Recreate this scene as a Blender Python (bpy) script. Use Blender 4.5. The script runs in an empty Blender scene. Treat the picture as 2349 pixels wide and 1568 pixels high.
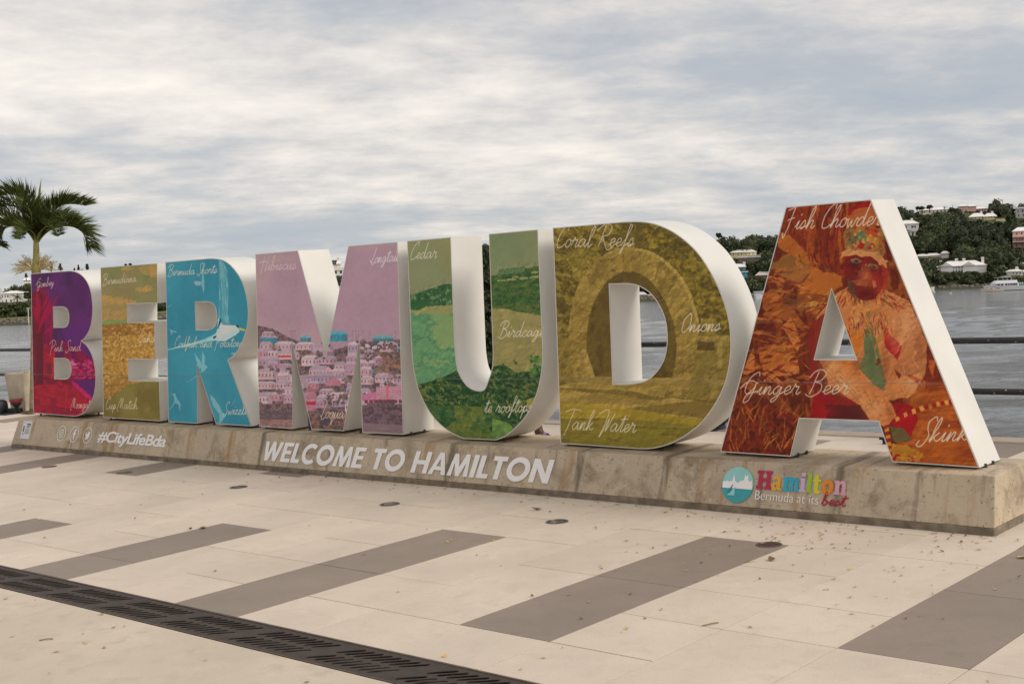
import bpy, bmesh, math, random
import numpy as np
from mathutils import Matrix, Vector, noise as mnoise
C = bpy.context.scene.collection
SC = bpy.context.scene
rad = math.radians
rng = np.random.default_rng(7)
random.seed(7)

# ------------------------------------------------------------------ camera
F, CX, CY = 2950., 1174.5, 784.          # focal length and centre in picture units (2349 wide)
hor = lambda x: 722 - .037 * (x - 75)    # true horizon line
roll = math.atan(-.037)
pitch = math.atan((CY - hor(CX)) * math.cos(roll) / F)
RM = Matrix.Rotation(rad(90) - pitch, 3, 'X') @ Matrix.Rotation(roll, 3, 'Z')
EYE = Vector((0, 0, 1.75))
cam = bpy.data.cameras.new('camera')
cam.sensor_width = 36; cam.sensor_fit = 'HORIZONTAL'; cam.lens = F / 2349 * 36
cam.clip_start = .1; cam.clip_end = 9000
camo = bpy.data.objects.new('camera', cam); C.objects.link(camo)
camo.matrix_world = Matrix.Translation(EYE) @ RM.to_4x4()
SC.camera = camo

# ------------------------------------------------------------------ plaza frame (the paving falls gently towards the drain)
def ray(x, y): return RM @ Vector(((x - CX) / F, -(y - CY) / F, -1.))
E1 = (-ray(-2100, 835)).normalized()
E2 = ray(3835, 441).normalized()
UP = E1.cross(E2).normalized()
if UP.z < 0: UP = -UP
E2 = UP.cross(E1)
if E2.y < 0: E2 = -E2
HP = 1.95
def gp(x, y, h=0):
    r = ray(x, y); return EYE + r * (-(HP - h) / UP.dot(r))
G0 = gp(2282, 1230)
MG = Matrix(((E1.x, E2.x, UP.x, G0.x), (E1.y, E2.y, UP.y, G0.y), (E1.z, E2.z, UP.z, G0.z), (0, 0, 0, 1)))
def guv(x, y, h=0):
    P = gp(x, y, h) - G0; return P.dot(E1), P.dot(E2)
def gmat(u, v, h=0, rz=0): return MG @ Matrix.Translation((u, v, h)) @ Matrix.Rotation(rz, 4, 'Z')
WZ = -1.6                                # water level

# ------------------------------------------------------------------ light
SUNDIR = (E1 * .86 + E2 * .22 + Vector((0, 0, 1)) * .66).normalized()
sun = bpy.data.lights.new('sun', 'SUN'); sun.energy = 1.75; sun.angle = rad(24); sun.color = (1, .93, .83)
so = bpy.data.objects.new('sun', sun); C.objects.link(so)
so.rotation_euler = SUNDIR.to_track_quat('Z', 'Y').to_euler()
W = bpy.data.worlds.new('World'); SC.world = W; W.use_nodes = True
nt = W.node_tree; nt.nodes.clear(); L = nt.links.new
def N(tree, t, **k):
    n = tree.nodes.new(t)
    for a, b in k.items():
        if a in n.inputs.keys() if isinstance(a, str) else False: n.inputs[a].default_value = b
        else: setattr(n, a, b)
    return n
out = N(nt, 'ShaderNodeOutputWorld'); bg = N(nt, 'ShaderNodeBackground'); bg.inputs[1].default_value = 1
sky = N(nt, 'ShaderNodeTexSky', sky_type='NISHITA'); sky.sun_disc = False
sky.sun_elevation = math.asin(SUNDIR.z); sky.sun_rotation = math.atan2(SUNDIR.x, SUNDIR.y)
skm = N(nt, 'ShaderNodeMix', data_type='RGBA', blend_type='MULTIPLY'); skm.inputs[0].default_value = 1
L(sky.outputs[0], skm.inputs[6]); skm.inputs[7].default_value = (.1, .1, .1, 1)
tc = N(nt, 'ShaderNodeTexCoord'); sp = N(nt, 'ShaderNodeSeparateXYZ'); L(tc.outputs['Generated'], sp.inputs[0])
def mth(op, a, b=None, c=None, clamp=False, tree=None):
    tr = tree or nt
    n = tr.nodes.new('ShaderNodeMath'); n.operation = op; n.use_clamp = clamp
    for i, v in enumerate((a, b, c)):
        if v is None: continue
        if isinstance(v, (int, float)): n.inputs[i].default_value = v
        else: tr.links.new(v, n.inputs[i])
    return n.outputs[0]
zz = mth('ADD', mth('MAXIMUM', sp.outputs[2], 0.0), .15)
cb = N(nt, 'ShaderNodeCombineXYZ'); L(mth('DIVIDE', sp.outputs[0], zz), cb.inputs[0]); L(mth('DIVIDE', sp.outputs[1], zz), cb.inputs[1])
def cloud_noise(scale, detail, rough, off, sx=1, sy=1, dist=0.):
    mp = N(nt, 'ShaderNodeMapping'); L(cb.outputs[0], mp.inputs[0]); mp.inputs['Location'].default_value = off
    mp.inputs['Rotation'].default_value = (0, 0, rad(-14)); mp.inputs['Scale'].default_value = (sx, sy, 1)
    n = N(nt, 'ShaderNodeTexNoise'); L(mp.outputs[0], n.inputs[0])
    n.inputs['Scale'].default_value = scale; n.inputs['Detail'].default_value = detail
    n.inputs['Roughness'].default_value = rough; n.inputs['Distortion'].default_value = dist
    return n.outputs[0]
n1 = cloud_noise(.62, 3, .5, (41.7, 12.2, 0), .6, 1, .2)
n2 = cloud_noise(1.5, 9, .55, (27.4, 16.6, 0), .5, 1, .15)
n3 = cloud_noise(3.3, 12, .63, (1.0, 9.2, 0), .95, 1, .1)
s = mth('ADD', mth('ADD', mth('MULTIPLY', n1, .80), mth('MULTIPLY', n2, .85)), mth('MULTIPLY', n3, .80))
# towards the horizon the layered cloud thickens to blue-grey
s = mth('SUBTRACT', s, mth('MULTIPLY', mth('POWER', mth('SUBTRACT', 1, mth('MULTIPLY', sp.outputs[2], 3.6, clamp=True), clamp=True), 2.0), .13))
rp = N(nt, 'ShaderNodeValToRGB'); L(mth('MULTIPLY', mth('SUBTRACT', s, .835), 1 / .68, clamp=True), rp.inputs[0])
e = rp.color_ramp.elements
e[0].position = .0; e[0].color = (.42, .465, .525, 1)
e[1].position = 1.; e[1].color = (.99, .92, .83, 1)
for p, c in ((.26, (.475, .50, .535, 1)), (.44, (.58, .575, .58, 1)), (.58, (.70, .665, .64, 1)), (.74, (.83, .77, .71, 1))):
    k = e.new(p); k.color = c
cov = N(nt, 'ShaderNodeMix', data_type='RGBA'); cov.inputs[0].default_value = .90
L(skm.outputs[2], cov.inputs[6]); L(rp.outputs[0], cov.inputs[7])
L(cov.outputs[2], bg.inputs[0]); L(bg.outputs[0], out.inputs[0])
SC.view_settings.view_transform = 'Standard'; SC.view_settings.look = 'None'
SC.view_settings.exposure = .12; SC.view_settings.gamma = 1; SC.view_settings.use_curve_mapping = False
SC.cycles.max_bounces = 6; SC.cycles.use_denoising = True

# ------------------------------------------------------------------ helpers
def s2l(c): return tuple(((v / 255) / 12.92 if v / 255 <= .04045 else (((v / 255) + .055) / 1.055) ** 2.4) for v in c)
def tag(o, label=None, cat=None, group=None, kind=None):
    for k, v in (('label', label), ('category', cat), ('group', group), ('kind', kind)):
        if v: o[k] = v
    return o
def thing(name, label, cat, M=None, group=None):
    o = bpy.data.objects.new(name, None); C.objects.link(o); o.empty_display_size = .2
    if M is not None: o.matrix_world = M
    return tag(o, label, cat, group)
def link(name, me, m, parent=None, M=None):
    o = bpy.data.objects.new(name, me); C.objects.link(o)
    if m and not me.materials: me.materials.append(m)
    if parent: o.parent = parent
    if M is not None: o.matrix_local = M if parent else M
    return o
def mesh(vs, fs, smooth=False):
    me = bpy.data.meshes.new('m'); me.from_pydata([tuple(v) for v in vs], [], fs); me.update()
    if smooth: me.polygons.foreach_set('use_smooth', [True] * len(me.polygons))
    return me
def trimesh(V, T, tone=None):
    me = bpy.data.meshes.new('m'); nv, ntri = len(V), len(T)
    me.vertices.add(nv); me.vertices.foreach_set('co', np.asarray(V, np.float32).ravel())
    me.loops.add(ntri * 3); me.loops.foreach_set('vertex_index', np.asarray(T, np.int32).ravel())
    me.polygons.add(ntri); me.polygons.foreach_set('loop_start', np.arange(ntri, dtype=np.int32) * 3)
    me.update(calc_edges=True)
    if tone is not None:
        at = me.attributes.new('tone', 'FLOAT', 'FACE'); at.data.foreach_set('value', np.asarray(tone, np.float32))
    return me
class MB:
    def __init__(s): s.v = []; s.f = []
    def add(s, vs, fs):
        k = len(s.v); s.v += [tuple(v) for v in vs]; s.f += [tuple(i + k for i in f) for f in fs]; return s
    def box(s, x0, x1, y0, y1, z0, z1):
        return s.add([(x, y, z) for z in (z0, z1) for y in (y0, y1) for x in (x0, x1)],
                     [(0, 2, 3, 1), (4, 5, 7, 6), (0, 1, 5, 4), (2, 6, 7, 3), (0, 4, 6, 2), (1, 3, 7, 5)])
    def tube(s, path, rads, n=8, cap=True):
        pts = [Vector(p) for p in path]
        if isinstance(rads, (int, float)): rads = [rads] * len(pts)
        rings = []; prev = None
        for i, p in enumerate(pts):
            d = (pts[min(i + 1, len(pts) - 1)] - pts[max(i - 1, 0)]).normalized()
            if prev is None:
                a = Vector((0, 0, 1)) if abs(d.z) < .9 else Vector((1, 0, 0)); x = d.cross(a).normalized()
            else:
                x = (prev - d * prev.dot(d)).normalized()
            prev = x; y = d.cross(x)
            rings.append([p + (x * math.cos(2 * math.pi * k / n) + y * math.sin(2 * math.pi * k / n)) * rads[i] for k in range(n)])
        vs = [v for r in rings for v in r]; fs = []
        for i in range(len(pts) - 1):
            for k in range(n):
                fs.append((i * n + k, i * n + (k + 1) % n, (i + 1) * n + (k + 1) % n, (i + 1) * n + k))
        if cap: fs += [tuple(range(n))[::-1], tuple((len(pts) - 1) * n + k for k in range(n))]
        return s.add(vs, fs)
    def lathe(s, prof, n=20, c=(0, 0, 0)):
        vs = [(c[0] + r * math.cos(2 * math.pi * k / n), c[1] + r * math.sin(2 * math.pi * k / n), c[2] + z) for r, z in prof for k in range(n)]
        fs = [(i * n + k, i * n + (k + 1) % n, (i + 1) * n + (k + 1) % n, (i + 1) * n + k) for i in range(len(prof) - 1) for k in range(n)]
        fs += [tuple(range(n))[::-1], tuple((len(prof) - 1) * n + k for k in range(n))]
        return s.add(vs, fs)
    def build(s, name, m, parent=None, M=None, smooth=False, bevel=0, auto=None):
        me = mesh(s.v, s.f, smooth)
        o = link(name, me, m, parent, M)
        if bevel:
            b = o.modifiers.new('bevel', 'BEVEL'); b.width = bevel; b.segments = 2; b.limit_method = 'ANGLE'
        if auto is not None:
            try: me.set_sharp_from_angle(angle=rad(auto))
            except Exception: pass
        return o
def M_(name, col, rough=.6, metal=0, var=.15, scale=6., bump=0., bscale=40., spec=.5, col2=None, detail=5, obj_rand=0.):
    """procedural material: base colour broken up by noise, optional bump; colours are linear albedo"""
    m = bpy.data.materials.new(name); m.use_nodes = True; t = m.node_tree
    b = t.nodes['Principled BSDF']; b.inputs['Roughness'].default_value = rough; b.inputs['Metallic'].default_value = metal
    b.inputs['Specular IOR Level'].default_value = spec
    tcn = t.nodes.new('ShaderNodeTexCoord')
    n = t.nodes.new('ShaderNodeTexNoise'); n.inputs['Scale'].default_value = scale; n.inputs['Detail'].default_value = detail
    t.links.new(tcn.outputs['Object'], n.inputs[0])
    mix = t.nodes.new('ShaderNodeMix'); mix.data_type = 'RGBA'
    mr = t.nodes.new('ShaderNodeMapRange'); mr.inputs[1].default_value = .3; mr.inputs[2].default_value = .7
    t.links.new(n.outputs[0], mr.inputs[0]); t.links.new(mr.outputs[0], mix.inputs[0])
    c2 = col2 or tuple(min(1, v * (1 + var)) for v in col)
    c1 = col if col2 else tuple(v * (1 - var) for v in col)
    mix.inputs[6].default_value = (*c1[:3], 1); mix.inputs[7].default_value = (*c2[:3], 1)
    last = mix.outputs[2]
    if obj_rand:
        oi = t.nodes.new('ShaderNodeObjectInfo'); hs = t.nodes.new('ShaderNodeHueSaturation')
        t.links.new(last, hs.inputs['Color']); t.links.new(mth('MULTIPLY_ADD', oi.outputs['Random'], obj_rand, 1 - obj_rand / 2, tree=t), hs.inputs['Value'])
        last = hs.outputs[0]
    t.links.new(last, b.inputs['Base Color'])
    if bump:
        n2 = t.nodes.new('ShaderNodeTexNoise'); n2.inputs['Scale'].default_value = bscale; n2.inputs['Detail'].default_value = 4
        t.links.new(tcn.outputs['Object'], n2.inputs[0])
        bp = t.nodes.new('ShaderNodeBump'); bp.inputs['Strength'].default_value = bump; bp.inputs['Distance'].default_value = .01
        t.links.new(n2.outputs[0], bp.inputs['Height']); t.links.new(bp.outputs[0], b.inputs['Normal'])
    return m
def curve_mesh(polys, depth, bevel=0):
    """polys: closed 2-D outlines (first outer, others may be holes); filled and extruded by depth in +z"""
    cu = bpy.data.curves.new('c', 'CURVE'); cu.dimensions = '2D'; cu.fill_mode = 'BOTH'; cu.extrude = depth / 2; cu.bevel_depth = bevel
    for p in polys:
        sp_ = cu.splines.new('POLY'); sp_.points.add(len(p) - 1); sp_.use_cyclic_u = True
        for i, q in enumerate(p): sp_.points[i].co = (q[0], q[1], 0, 1)
    o = bpy.data.objects.new('tmp', cu)
    me = bpy.data.meshes.new_from_object(o); bpy.data.objects.remove(o); bpy.data.curves.remove(cu)
    bm = bmesh.new(); bm.from_mesh(me); bmesh.ops.remove_doubles(bm, verts=bm.verts, dist=1e-5)
    bmesh.ops.recalc_face_normals(bm, faces=bm.faces); bm.to_mesh(me); bm.free(); me.materials.clear()
    return me
def catmull(P, n=6, closed=False):
    P = [Vector((*p, 0)[:3]) if len(p) == 2 else Vector(p) for p in P]; o = []
    m = len(P)
    for i in range(m - (0 if closed else 1)):
        a, b, c, d = (P[(i + k) % m] if closed else P[min(max(i + k, 0), m - 1)] for k in (-1, 0, 1, 2))
        for j in range(n):
            t = j / n; o.append(.5 * ((2 * b) + (c - a) * t + (2 * a - 5 * b + 4 * c - d) * t * t + (3 * b - a - 3 * c + d) * t ** 3))
    if not closed: o.append(P[-1])
    return o
def noise3(x, y, z=0): return mnoise.noise(Vector((x, y, z)))

# zoomed-view coordinate systems used while measuring the photograph -> picture units
def zc(x0, y0, s): return lambda x, y: ((x0 + x / s) * .9396, (y0 + y / s) * .9396)
Z = dict(B=zc(0, 640, 3.733), R=zc(380, 600, 3.409), M=zc(600, 560, 3.015), U=zc(960, 540, 2.851), D=zc(1320, 520, 2.6576),
         A=zc(1740, 470, 2.2722), H=zc(2180, 480, 6.534), Y=zc(1740, 560, 7.84), P=zc(0, 420, 5.226), L=zc(0, 690, 14.255),
         G=zc(790, 610, 14.255), O=zc(1540, 690, 15.68), T=zc(20, 1000, 5.593), W=zc(600, 1050, 2.936), X=zc(1740, 1130, 6.525),
         Q=zc(0, 880, 11.2))

# ------------------------------------------------------------------ stone and concrete materials
def stone_mat(name, c, cdark, stain=.5, obj_rand=.10):
    m = bpy.data.materials.new(name); m.use_nodes = True; t = m.node_tree; b = t.nodes['Principled BSDF']
    b.inputs['Roughness'].default_value = .72; b.inputs['Specular IOR Level'].default_value = .35
    geo = t.nodes.new('ShaderNodeNewGeometry')
    def nz(sc, det, r=.55, d=0.):
        n = t.nodes.new('ShaderNodeTexNoise'); n.inputs['Scale'].default_value = sc; n.inputs['Detail'].default_value = det
        n.inputs['Roughness'].default_value = r; n.inputs['Distortion'].default_value = d
        t.links.new(geo.outputs['Position'], n.inputs[0]); return n.outputs[0]
    def ramp(v, a, bb):
        r = t.nodes.new('ShaderNodeMapRange'); r.inputs[1].default_value = a; r.inputs[2].default_value = bb
        t.links.new(v, r.inputs[0]); return r.outputs[0]
    def mixc(f, a, bb, fac=1.):
        x = t.nodes.new('ShaderNodeMix'); x.data_type = 'RGBA'
        t.links.new(mth('MULTIPLY', f, fac, tree=t), x.inputs[0])
        for i, v in ((6, a), (7, bb)):
            if isinstance(v, tuple): x.inputs[i].default_value = (*v, 1)
            else: t.links.new(v, x.inputs[i])
        return x.outputs[2]
    k = mixc(ramp(nz(1.1, 4), .35, .68), c, tuple(v * .86 for v in c))
    k = mixc(ramp(nz(7, 8, .6, .4), .50, .74), k, cdark, stain)
    k = mixc(ramp(nz(60, 3), .58, .78), k, tuple(v * .70 for v in c), .7)
    k = mixc(ramp(nz(.45, 6, .65, .8), .50, .72), k, tuple(v * .80 for v in c), .55)
    k = mixc(ramp(nz(2.6, 9, .7, 1.2), .60, .72), k, tuple(min(1, v * 1.12) for v in c), .5)
    k = mixc(ramp(nz(230, 2), .66, .74), k, tuple(v * .5 for v in c), .6)
    oi = t.nodes.new('ShaderNodeObjectInfo'); hs = t.nodes.new('ShaderNodeHueSaturation')
    t.links.new(k, hs.inputs['Color']); t.links.new(mth('MULTIPLY_ADD', oi.outputs['Random'], obj_rand, 1 - obj_rand / 2, tree=t), hs.inputs['Value'])
    t.links.new(hs.outputs[0], b.inputs['Base Color'])
    bp = t.nodes.new('ShaderNodeBump'); bp.inputs['Strength'].default_value = .35; bp.inputs['Distance'].default_value = .005
    t.links.new(nz(90, 5), bp.inputs['Height']); t.links.new(bp.outputs[0], b.inputs['Normal'])
    return m
m_light = stone_mat('pale_limestone_paving', (.69, .59, .485), (.54, .45, .355), .55)
m_dark = stone_mat('grey_basalt_paving', (.30, .245, .20), (.22, .18, .15), .5)
m_slab = stone_mat('buff_limestone_paving', (.63, .54, .43), (.50, .43, .325), .9)
m_grout = M_('grout', (.12, .10, .08), .9)
m_cop = stone_mat('worn_coping', (.42, .34, .27), (.25, .20, .16), .8)

def concrete_mat():
    m = bpy.data.materials.new('weathered_concrete'); m.use_nodes = True; t = m.node_tree; b = t.nodes['Principled BSDF']
    b.inputs['Roughness'].default_value = .8; b.inputs['Specular IOR Level'].default_value = .3
    tcn = t.nodes.new('ShaderNodeTexCoord')
    def nz(sc, det, r=.55, d=0., s3=(1, 1, 1), loc=(0, 0, 0)):
        mp = t.nodes.new('ShaderNodeMapping'); mp.inputs['Scale'].default_value = s3; mp.inputs['Location'].default_value = loc
        t.links.new(tcn.outputs['Object'], mp.inputs[0])
        n = t.nodes.new('ShaderNodeTexNoise'); n.inputs['Scale'].default_value = sc; n.inputs['Detail'].default_value = det
        n.inputs['Roughness'].default_value = r; n.inputs['Distortion'].default_value = d
        t.links.new(mp.outputs[0], n.inputs[0]); return n.outputs[0]
    def ramp(v, a, bb):
        r = t.nodes.new('ShaderNodeMapRange'); r.inputs[1].default_value = a; r.inputs[2].default_value = bb
        t.links.new(v, r.inputs[0]); return r.outputs[0]
    def mixc(f, a, bb, fac=1.):
        x = t.nodes.new('ShaderNodeMix'); x.data_type = 'RGBA'; t.links.new(mth('MULTIPLY', f, fac, tree=t), x.inputs[0])
        for i, v in ((6, a), (7, bb)):
            if isinstance(v, tuple): x.inputs[i].default_value = (*v, 1)
            else: t.links.new(v, x.inputs[i])
        return x.outputs[2]
    k = mixc(ramp(nz(1.3, 5, .6), .35, .65), (.56, .455, .32), (.47, .385, .285))
    k = mixc(ramp(nz(3.2, 7, .65, .6), .50, .72), k, (.20, .145, .09), .85)             # blotches
    k = mixc(ramp(nz(4.6, 5, .62, .15, (1, .10, .10), (3, 0, 0)), .58, .66), k, (.135, .105, .07), .8)   # runs
    k = mixc(ramp(nz(3.6, 4, .6, .1, (1, .10, .10), (8, 1, 0)), .58, .68), k, (.36, .19, .07), .7)
    k = mixc(ramp(nz(22, 5, .7, .5), .60, .68), k, (.16, .115, .07), .6)    # rust runs
    k = mixc(ramp(nz(16, 6, .7), .56, .70), k, (.66, .54, .39), .5)
    k = mixc(ramp(nz(48, 3, .6), .63, .70), k, (.07, .05, .035), .85)
    t.links.new(k, b.inputs['Base Color'])
    bp = t.nodes.new('ShaderNodeBump'); bp.inputs['Strength'].default_value = .5; bp.inputs['Distance'].default_value = .006
    t.links.new(nz(45, 6, .7), bp.inputs['Height']); t.links.new(bp.outputs[0], b.inputs['Normal'])
    return m
m_conc = concrete_mat()
m_conc2 = M_('dark_concrete_foot', (.20, .16, .115), .85, var=.45, scale=9, bump=.5, detail=8)  # darker mottled concrete for the low vertical foot of the plinth

# ------------------------------------------------------------------ plaza: bedding sheet + every slab
plaza = MB().add([(-30, -8.2, -.045), (6, -8.2, -.045), (6, 4.02, -.045), (-30, 4.02, -.045), (-30, 4.02, -3), (6, 4.02, -3)],
                 [(0, 1, 2, 3), (3, 2, 5, 4)]).build('plaza', m_grout, M=MG)
tag(plaza, kind='structure')
U0, PU, PV = .25, .6617, .62
vrow = lambda k: -.155 - PV * k           # k=0 is the row line nearest the plinth
def slab_mesh(w, l):
    g = .0032; b = .0009; t = .045
    x0, x1, y0, y1 = g, w - g, g, l - g
    mb = MB()
    mb.add([(x0, y0, -t), (x1, y0, -t), (x1, y1, -t), (x0, y1, -t), (x0, y0, -b), (x1, y0, -b), (x1, y1, -b), (x0, y1, -b),
            (x0 + b, y0 + b, 0), (x1 - b, y0 + b, 0), (x1 - b, y1 - b, 0), (x0 + b, y1 - b, 0)],
           [(0, 1, 5, 4), (1, 2, 6, 5), (2, 3, 7, 6), (3, 0, 4, 7), (4, 5, 9, 8), (5, 6, 10, 9), (6, 7, 11, 10), (7, 4, 8, 11), (8, 9, 10, 11)])
    return mb
_sm = {}
def slab(u, v, w, l, m, name='paving_slab'):
    key = (round(w, 3), round(l, 3), m.name)
    if key not in _sm:
        mb = slab_mesh(w, l); _sm[key] = mesh(mb.v, mb.f); _sm[key].materials.append(m)
    o = bpy.data.objects.new(name, _sm[key]); C.objects.link(o); o.parent = plaza
    o.location = (u, v, random.uniform(-.0007, .0007)); return o
def is_dark(m3, k):          # column m3 (every third), row cell k: v from vrow(k+1) to vrow(k)
    return ((k - m3) % 8) < 4
rest = {m_light: MB(), m_dark: MB()}
DR0, DR1 = -3.80, -4.155
cells = 0
for c in range(-5, 36):
    u = U0 - PU * c
    m3 = c // 3 if c % 3 == 0 else None
    k = -7
    while k < 6:
        top = min(vrow(k), 4.0 if k == -7 else 9); v1 = vrow(k); L_ = 1
        if m3 is not None and is_dark(m3, k):
            ph = (k - m3) % 8; L_ = 2 - (ph % 2); mt = m_dark
        else:
            mt = m_light
            nxt_dark = m3 is not None and is_dark(m3, k + 1)
            if c == 1 and k == 1 or (c != 2 and random.random() < .42 and not nxt_dark): L_ = 2
        if k + L_ > 6: L_ = 6 - k
        v0 = vrow(k + L_)
        if v0 < DR0 + .006: v0 = DR0 + .006
        near = (u > -13.9 and v0 < .1 and k >= -1 and u < 1.6) or (v0 > .3 and -8.5 < u < 2.2) or (u >= .2 and u < 1.6)
        hidden = (v0 > 0.0 and v1 < .76 and -13.3 < u < -.7)
        if not hidden:
            if near and v1 - v0 > .1:
                slab(u, v0, PU, v1 - v0, mt); cells += 1
            elif v1 - v0 > .1:
                mb = slab_mesh(PU, v1 - v0); rest[mt].add([(x + u, y + v0, z) for x, y, z in mb.v], mb.f)
        k += L_
for mt, mb in rest.items():
    tag(mb.build('distant_paving', mt, plaza), kind='stuff')
# larger buff slabs on the camera side of the drain
for i in range(-2, 13):
    for j in range(3):
        u = .3 - 1.32 * i + (.5 if j % 2 else 0); v = DR1 - .006 - 1.3 * (j + 1)
        if -12 < u < 3: slab(u - 1.32, v, 1.32, 1.3, m_slab)
# coping along the quay edge
for i in range(22):
    u = 2.2 - 1.4 * i
    o = MB().box(.004, 1.396, 0, .30, -.25, .012).build('coping_stone', m_cop, plaza, bevel=.012); o.location = (u, 3.84 + .0, 0)

# ------------------------------------------------------------------ drain with cast-iron gratings
m_iron = M_('rusty_cast_iron', (.040, .033, .028), .7, metal=.1, var=.3, scale=14, bump=.3, bscale=120, col2=(.068, .046, .034))
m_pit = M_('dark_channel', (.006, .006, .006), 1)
m_frame = M_('rust_brown_frame', (.10, .065, .045), .7, var=.35, scale=12)
SEG = .683; GW = DR0 - DR1 - .03
def slot(cx, cy, l, w, sl=1.15):
    a = []; n = 5; d = Vector((sl, 1)).normalized(); q = Vector((d.y, -d.x))
    for s_, off in ((1, 0), (-1, math.pi)):
        for i in range(n):
            th = math.pi * (i / (n - 1)); p = Vector((cx, cy)) + d * s_ * (l / 2 - w / 2) + (d * math.sin(th) + q * math.cos(th)) * (w / 2) * s_
            a.append((p.x, p.y))
    return a
def grate_mesh():
    g = .003; sk = .075
    outer = [(g, 0), (SEG - g, 0), (SEG - g + sk * 2, GW), (g + sk * 2, GW)]
    ps = [outer]
    for row, (cy, n, x0) in enumerate(((GW * .28, 8, .06), (GW * .72, 8, .135))):
        for i in range(n):
            ps.append(slot(x0 + .035 + i * .0685, cy, .165, .036))
    return curve_mesh(ps, .007)
drain = thing('drain', 'black rusty slotted drain crossing the lower left of the paving', 'drain', gmat(0, DR1 + .015, 0))
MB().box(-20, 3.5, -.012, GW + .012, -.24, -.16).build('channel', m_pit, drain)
MB().box(-20, 3.5, -.0145, -.003, -.20, .001).build('channel_edge', m_frame, drain)
MB().box(-20, 3.5, GW + .003, GW + .0145, -.20, .001).build('channel_edge', m_frame, drain)
gm = grate_mesh(); gm.materials.append(m_iron)
for i in range(18):
    o = bpy.data.objects.new('grating', gm); C.objects.link(o); o.parent = drain
    o.location = (-.70 - SEG * (i - 3), 0, -.006 + random.uniform(-.001, .001))

# ------------------------------------------------------------------ concrete plinth
PL, PR = -13.36, 0.
plinth = thing('plinth', 'long weathered concrete plinth with sloping front, carrying the big letters', 'plinth', gmat(0, 0))
prof = [(0.0, -.03), (.0, .052), (.115, .380), (.765, .392), (.80, -.03)]
vs, fs = [], []
NX = 60
# sloping front body with a darker square foot
def loft(profile, name, m, inset0=.0, inset1=0.):
    vs = []; fs = []
    n = len(profile)
    for i in range(NX + 1):
        t = i / NX
        for j, (y, z) in enumerate(profile):
            il = .21 * max(z, 0) if True else 0
            u = PL + il + t * ((PR - .07 * max(z - .05, 0)) - (PL + il))
            w = (noise3(u * 9, y * 7, z * 9) * .004 if 0 < z < .385 else 0)
            zz_ = z + (.012 * (1 - t) if z > .3 else 0)
            vs.append((u, y + w, zz_))
    for i in range(NX):
        for j in range(n):
            a, b = i * n + j, i * n + (j + 1) % n
            fs.append((a, b, b + n, a + n))
    fs += [tuple(range(n)), tuple(NX * n + j for j in range(n))[::-1]]
    me = mesh(vs, fs)
    bm = bmesh.new(); bm.from_mesh(me); bmesh.ops.recalc_face_normals(bm, faces=bm.faces); bm.to_mesh(me); bm.free()
    o = link(name, me, m, plinth)
    b = o.modifiers.new('bevel', 'BEVEL'); b.width = .008; b.segments = 2; b.limit_method = 'ANGLE'; b.angle_limit = rad(25)
    return o
loft([(.002, .052), (.0275, .13), (.06, .22), (.115, .380), (.765, .392), (.80, .052)], 'body', m_conc)
loft([(-.002, -.03), (.0, .0515), (.80, .0515), (.802, -.03)], 'foot', m_conc2)
# sloping-face frame: local x along plinth, local y up the slope
_a = Vector((0, .002, .052)); _b = Vector((0, .115, .380)); _d = (_b - _a).normalized(); _nn = Vector((0, -_d.z, _d.y))
MS = MG @ Matrix(((1, 0, 0, 0), (0, _d.y, _nn.y, _a.y), (0, _d.z, _nn.z, _a.z), (0, 0, 0, 1)))   # x, y slope, z outward
MSL = MG.inverted() @ MS
MSi = MS.inverted()
def face_pt(x, y, h=.004):
    """picture point -> (along, up-slope) on the sloping face"""
    o = MSi @ EYE; d = (MSi.to_3x3() @ ray(x, y)); t = (h - o.z) / d.z; p = o + d * t; return p.x, p.y

m_white = M_('white_vinyl', (.86, .83, .81), .5, var=.04, scale=9)
def island_parts(me, name, m, parent, M, prefix_merge=True, label=None):
    """split a lettering mesh into one object per character"""
    bm = bmesh.new(); bm.from_mesh(me); bm.verts.ensure_lookup_table()
    seen = set(); isl = []
    for v in bm.verts:
        if v.index in seen: continue
        st = [v]; cur = []
        while st:
            w = st.pop()
            if w.index in seen: continue
            seen.add(w.index); cur.append(w.index); st += [e_.other_vert(w) for e_ in w.link_edges]
        isl.append(cur)
    bm.free()
    co = [v.co.copy() for v in me.vertices]
    isl = [(min(co[i].x for i in c), max(co[i].x for i in c), c) for c in isl]
    isl.sort(key=lambda r: r[0]); groups = []
    for a, b, c in isl:
        hit = None
        for g in groups:
            ov = min(g[1], b) - max(g[0], a)
            if ov > .75 * min(b - a, g[1] - g[0]): hit = g; break
        if hit: hit[2].extend(c); hit[0] = min(hit[0], a); hit[1] = max(hit[1], b)
        else: groups.append([a, b, list(c)])
    outl = []
    for gI, (a, b, c) in enumerate(groups):
        mp = {i: k for k, i in enumerate(c)}
        fs = [tuple(mp[i] for i in p.vertices) for p in me.polygons if p.vertices[0] in mp]
        mt = m[gI % len(m)] if isinstance(m, list) else m
        outl.append(link(name, mesh([co[i] for i in c], fs), mt, parent, M))
    return outl
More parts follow.
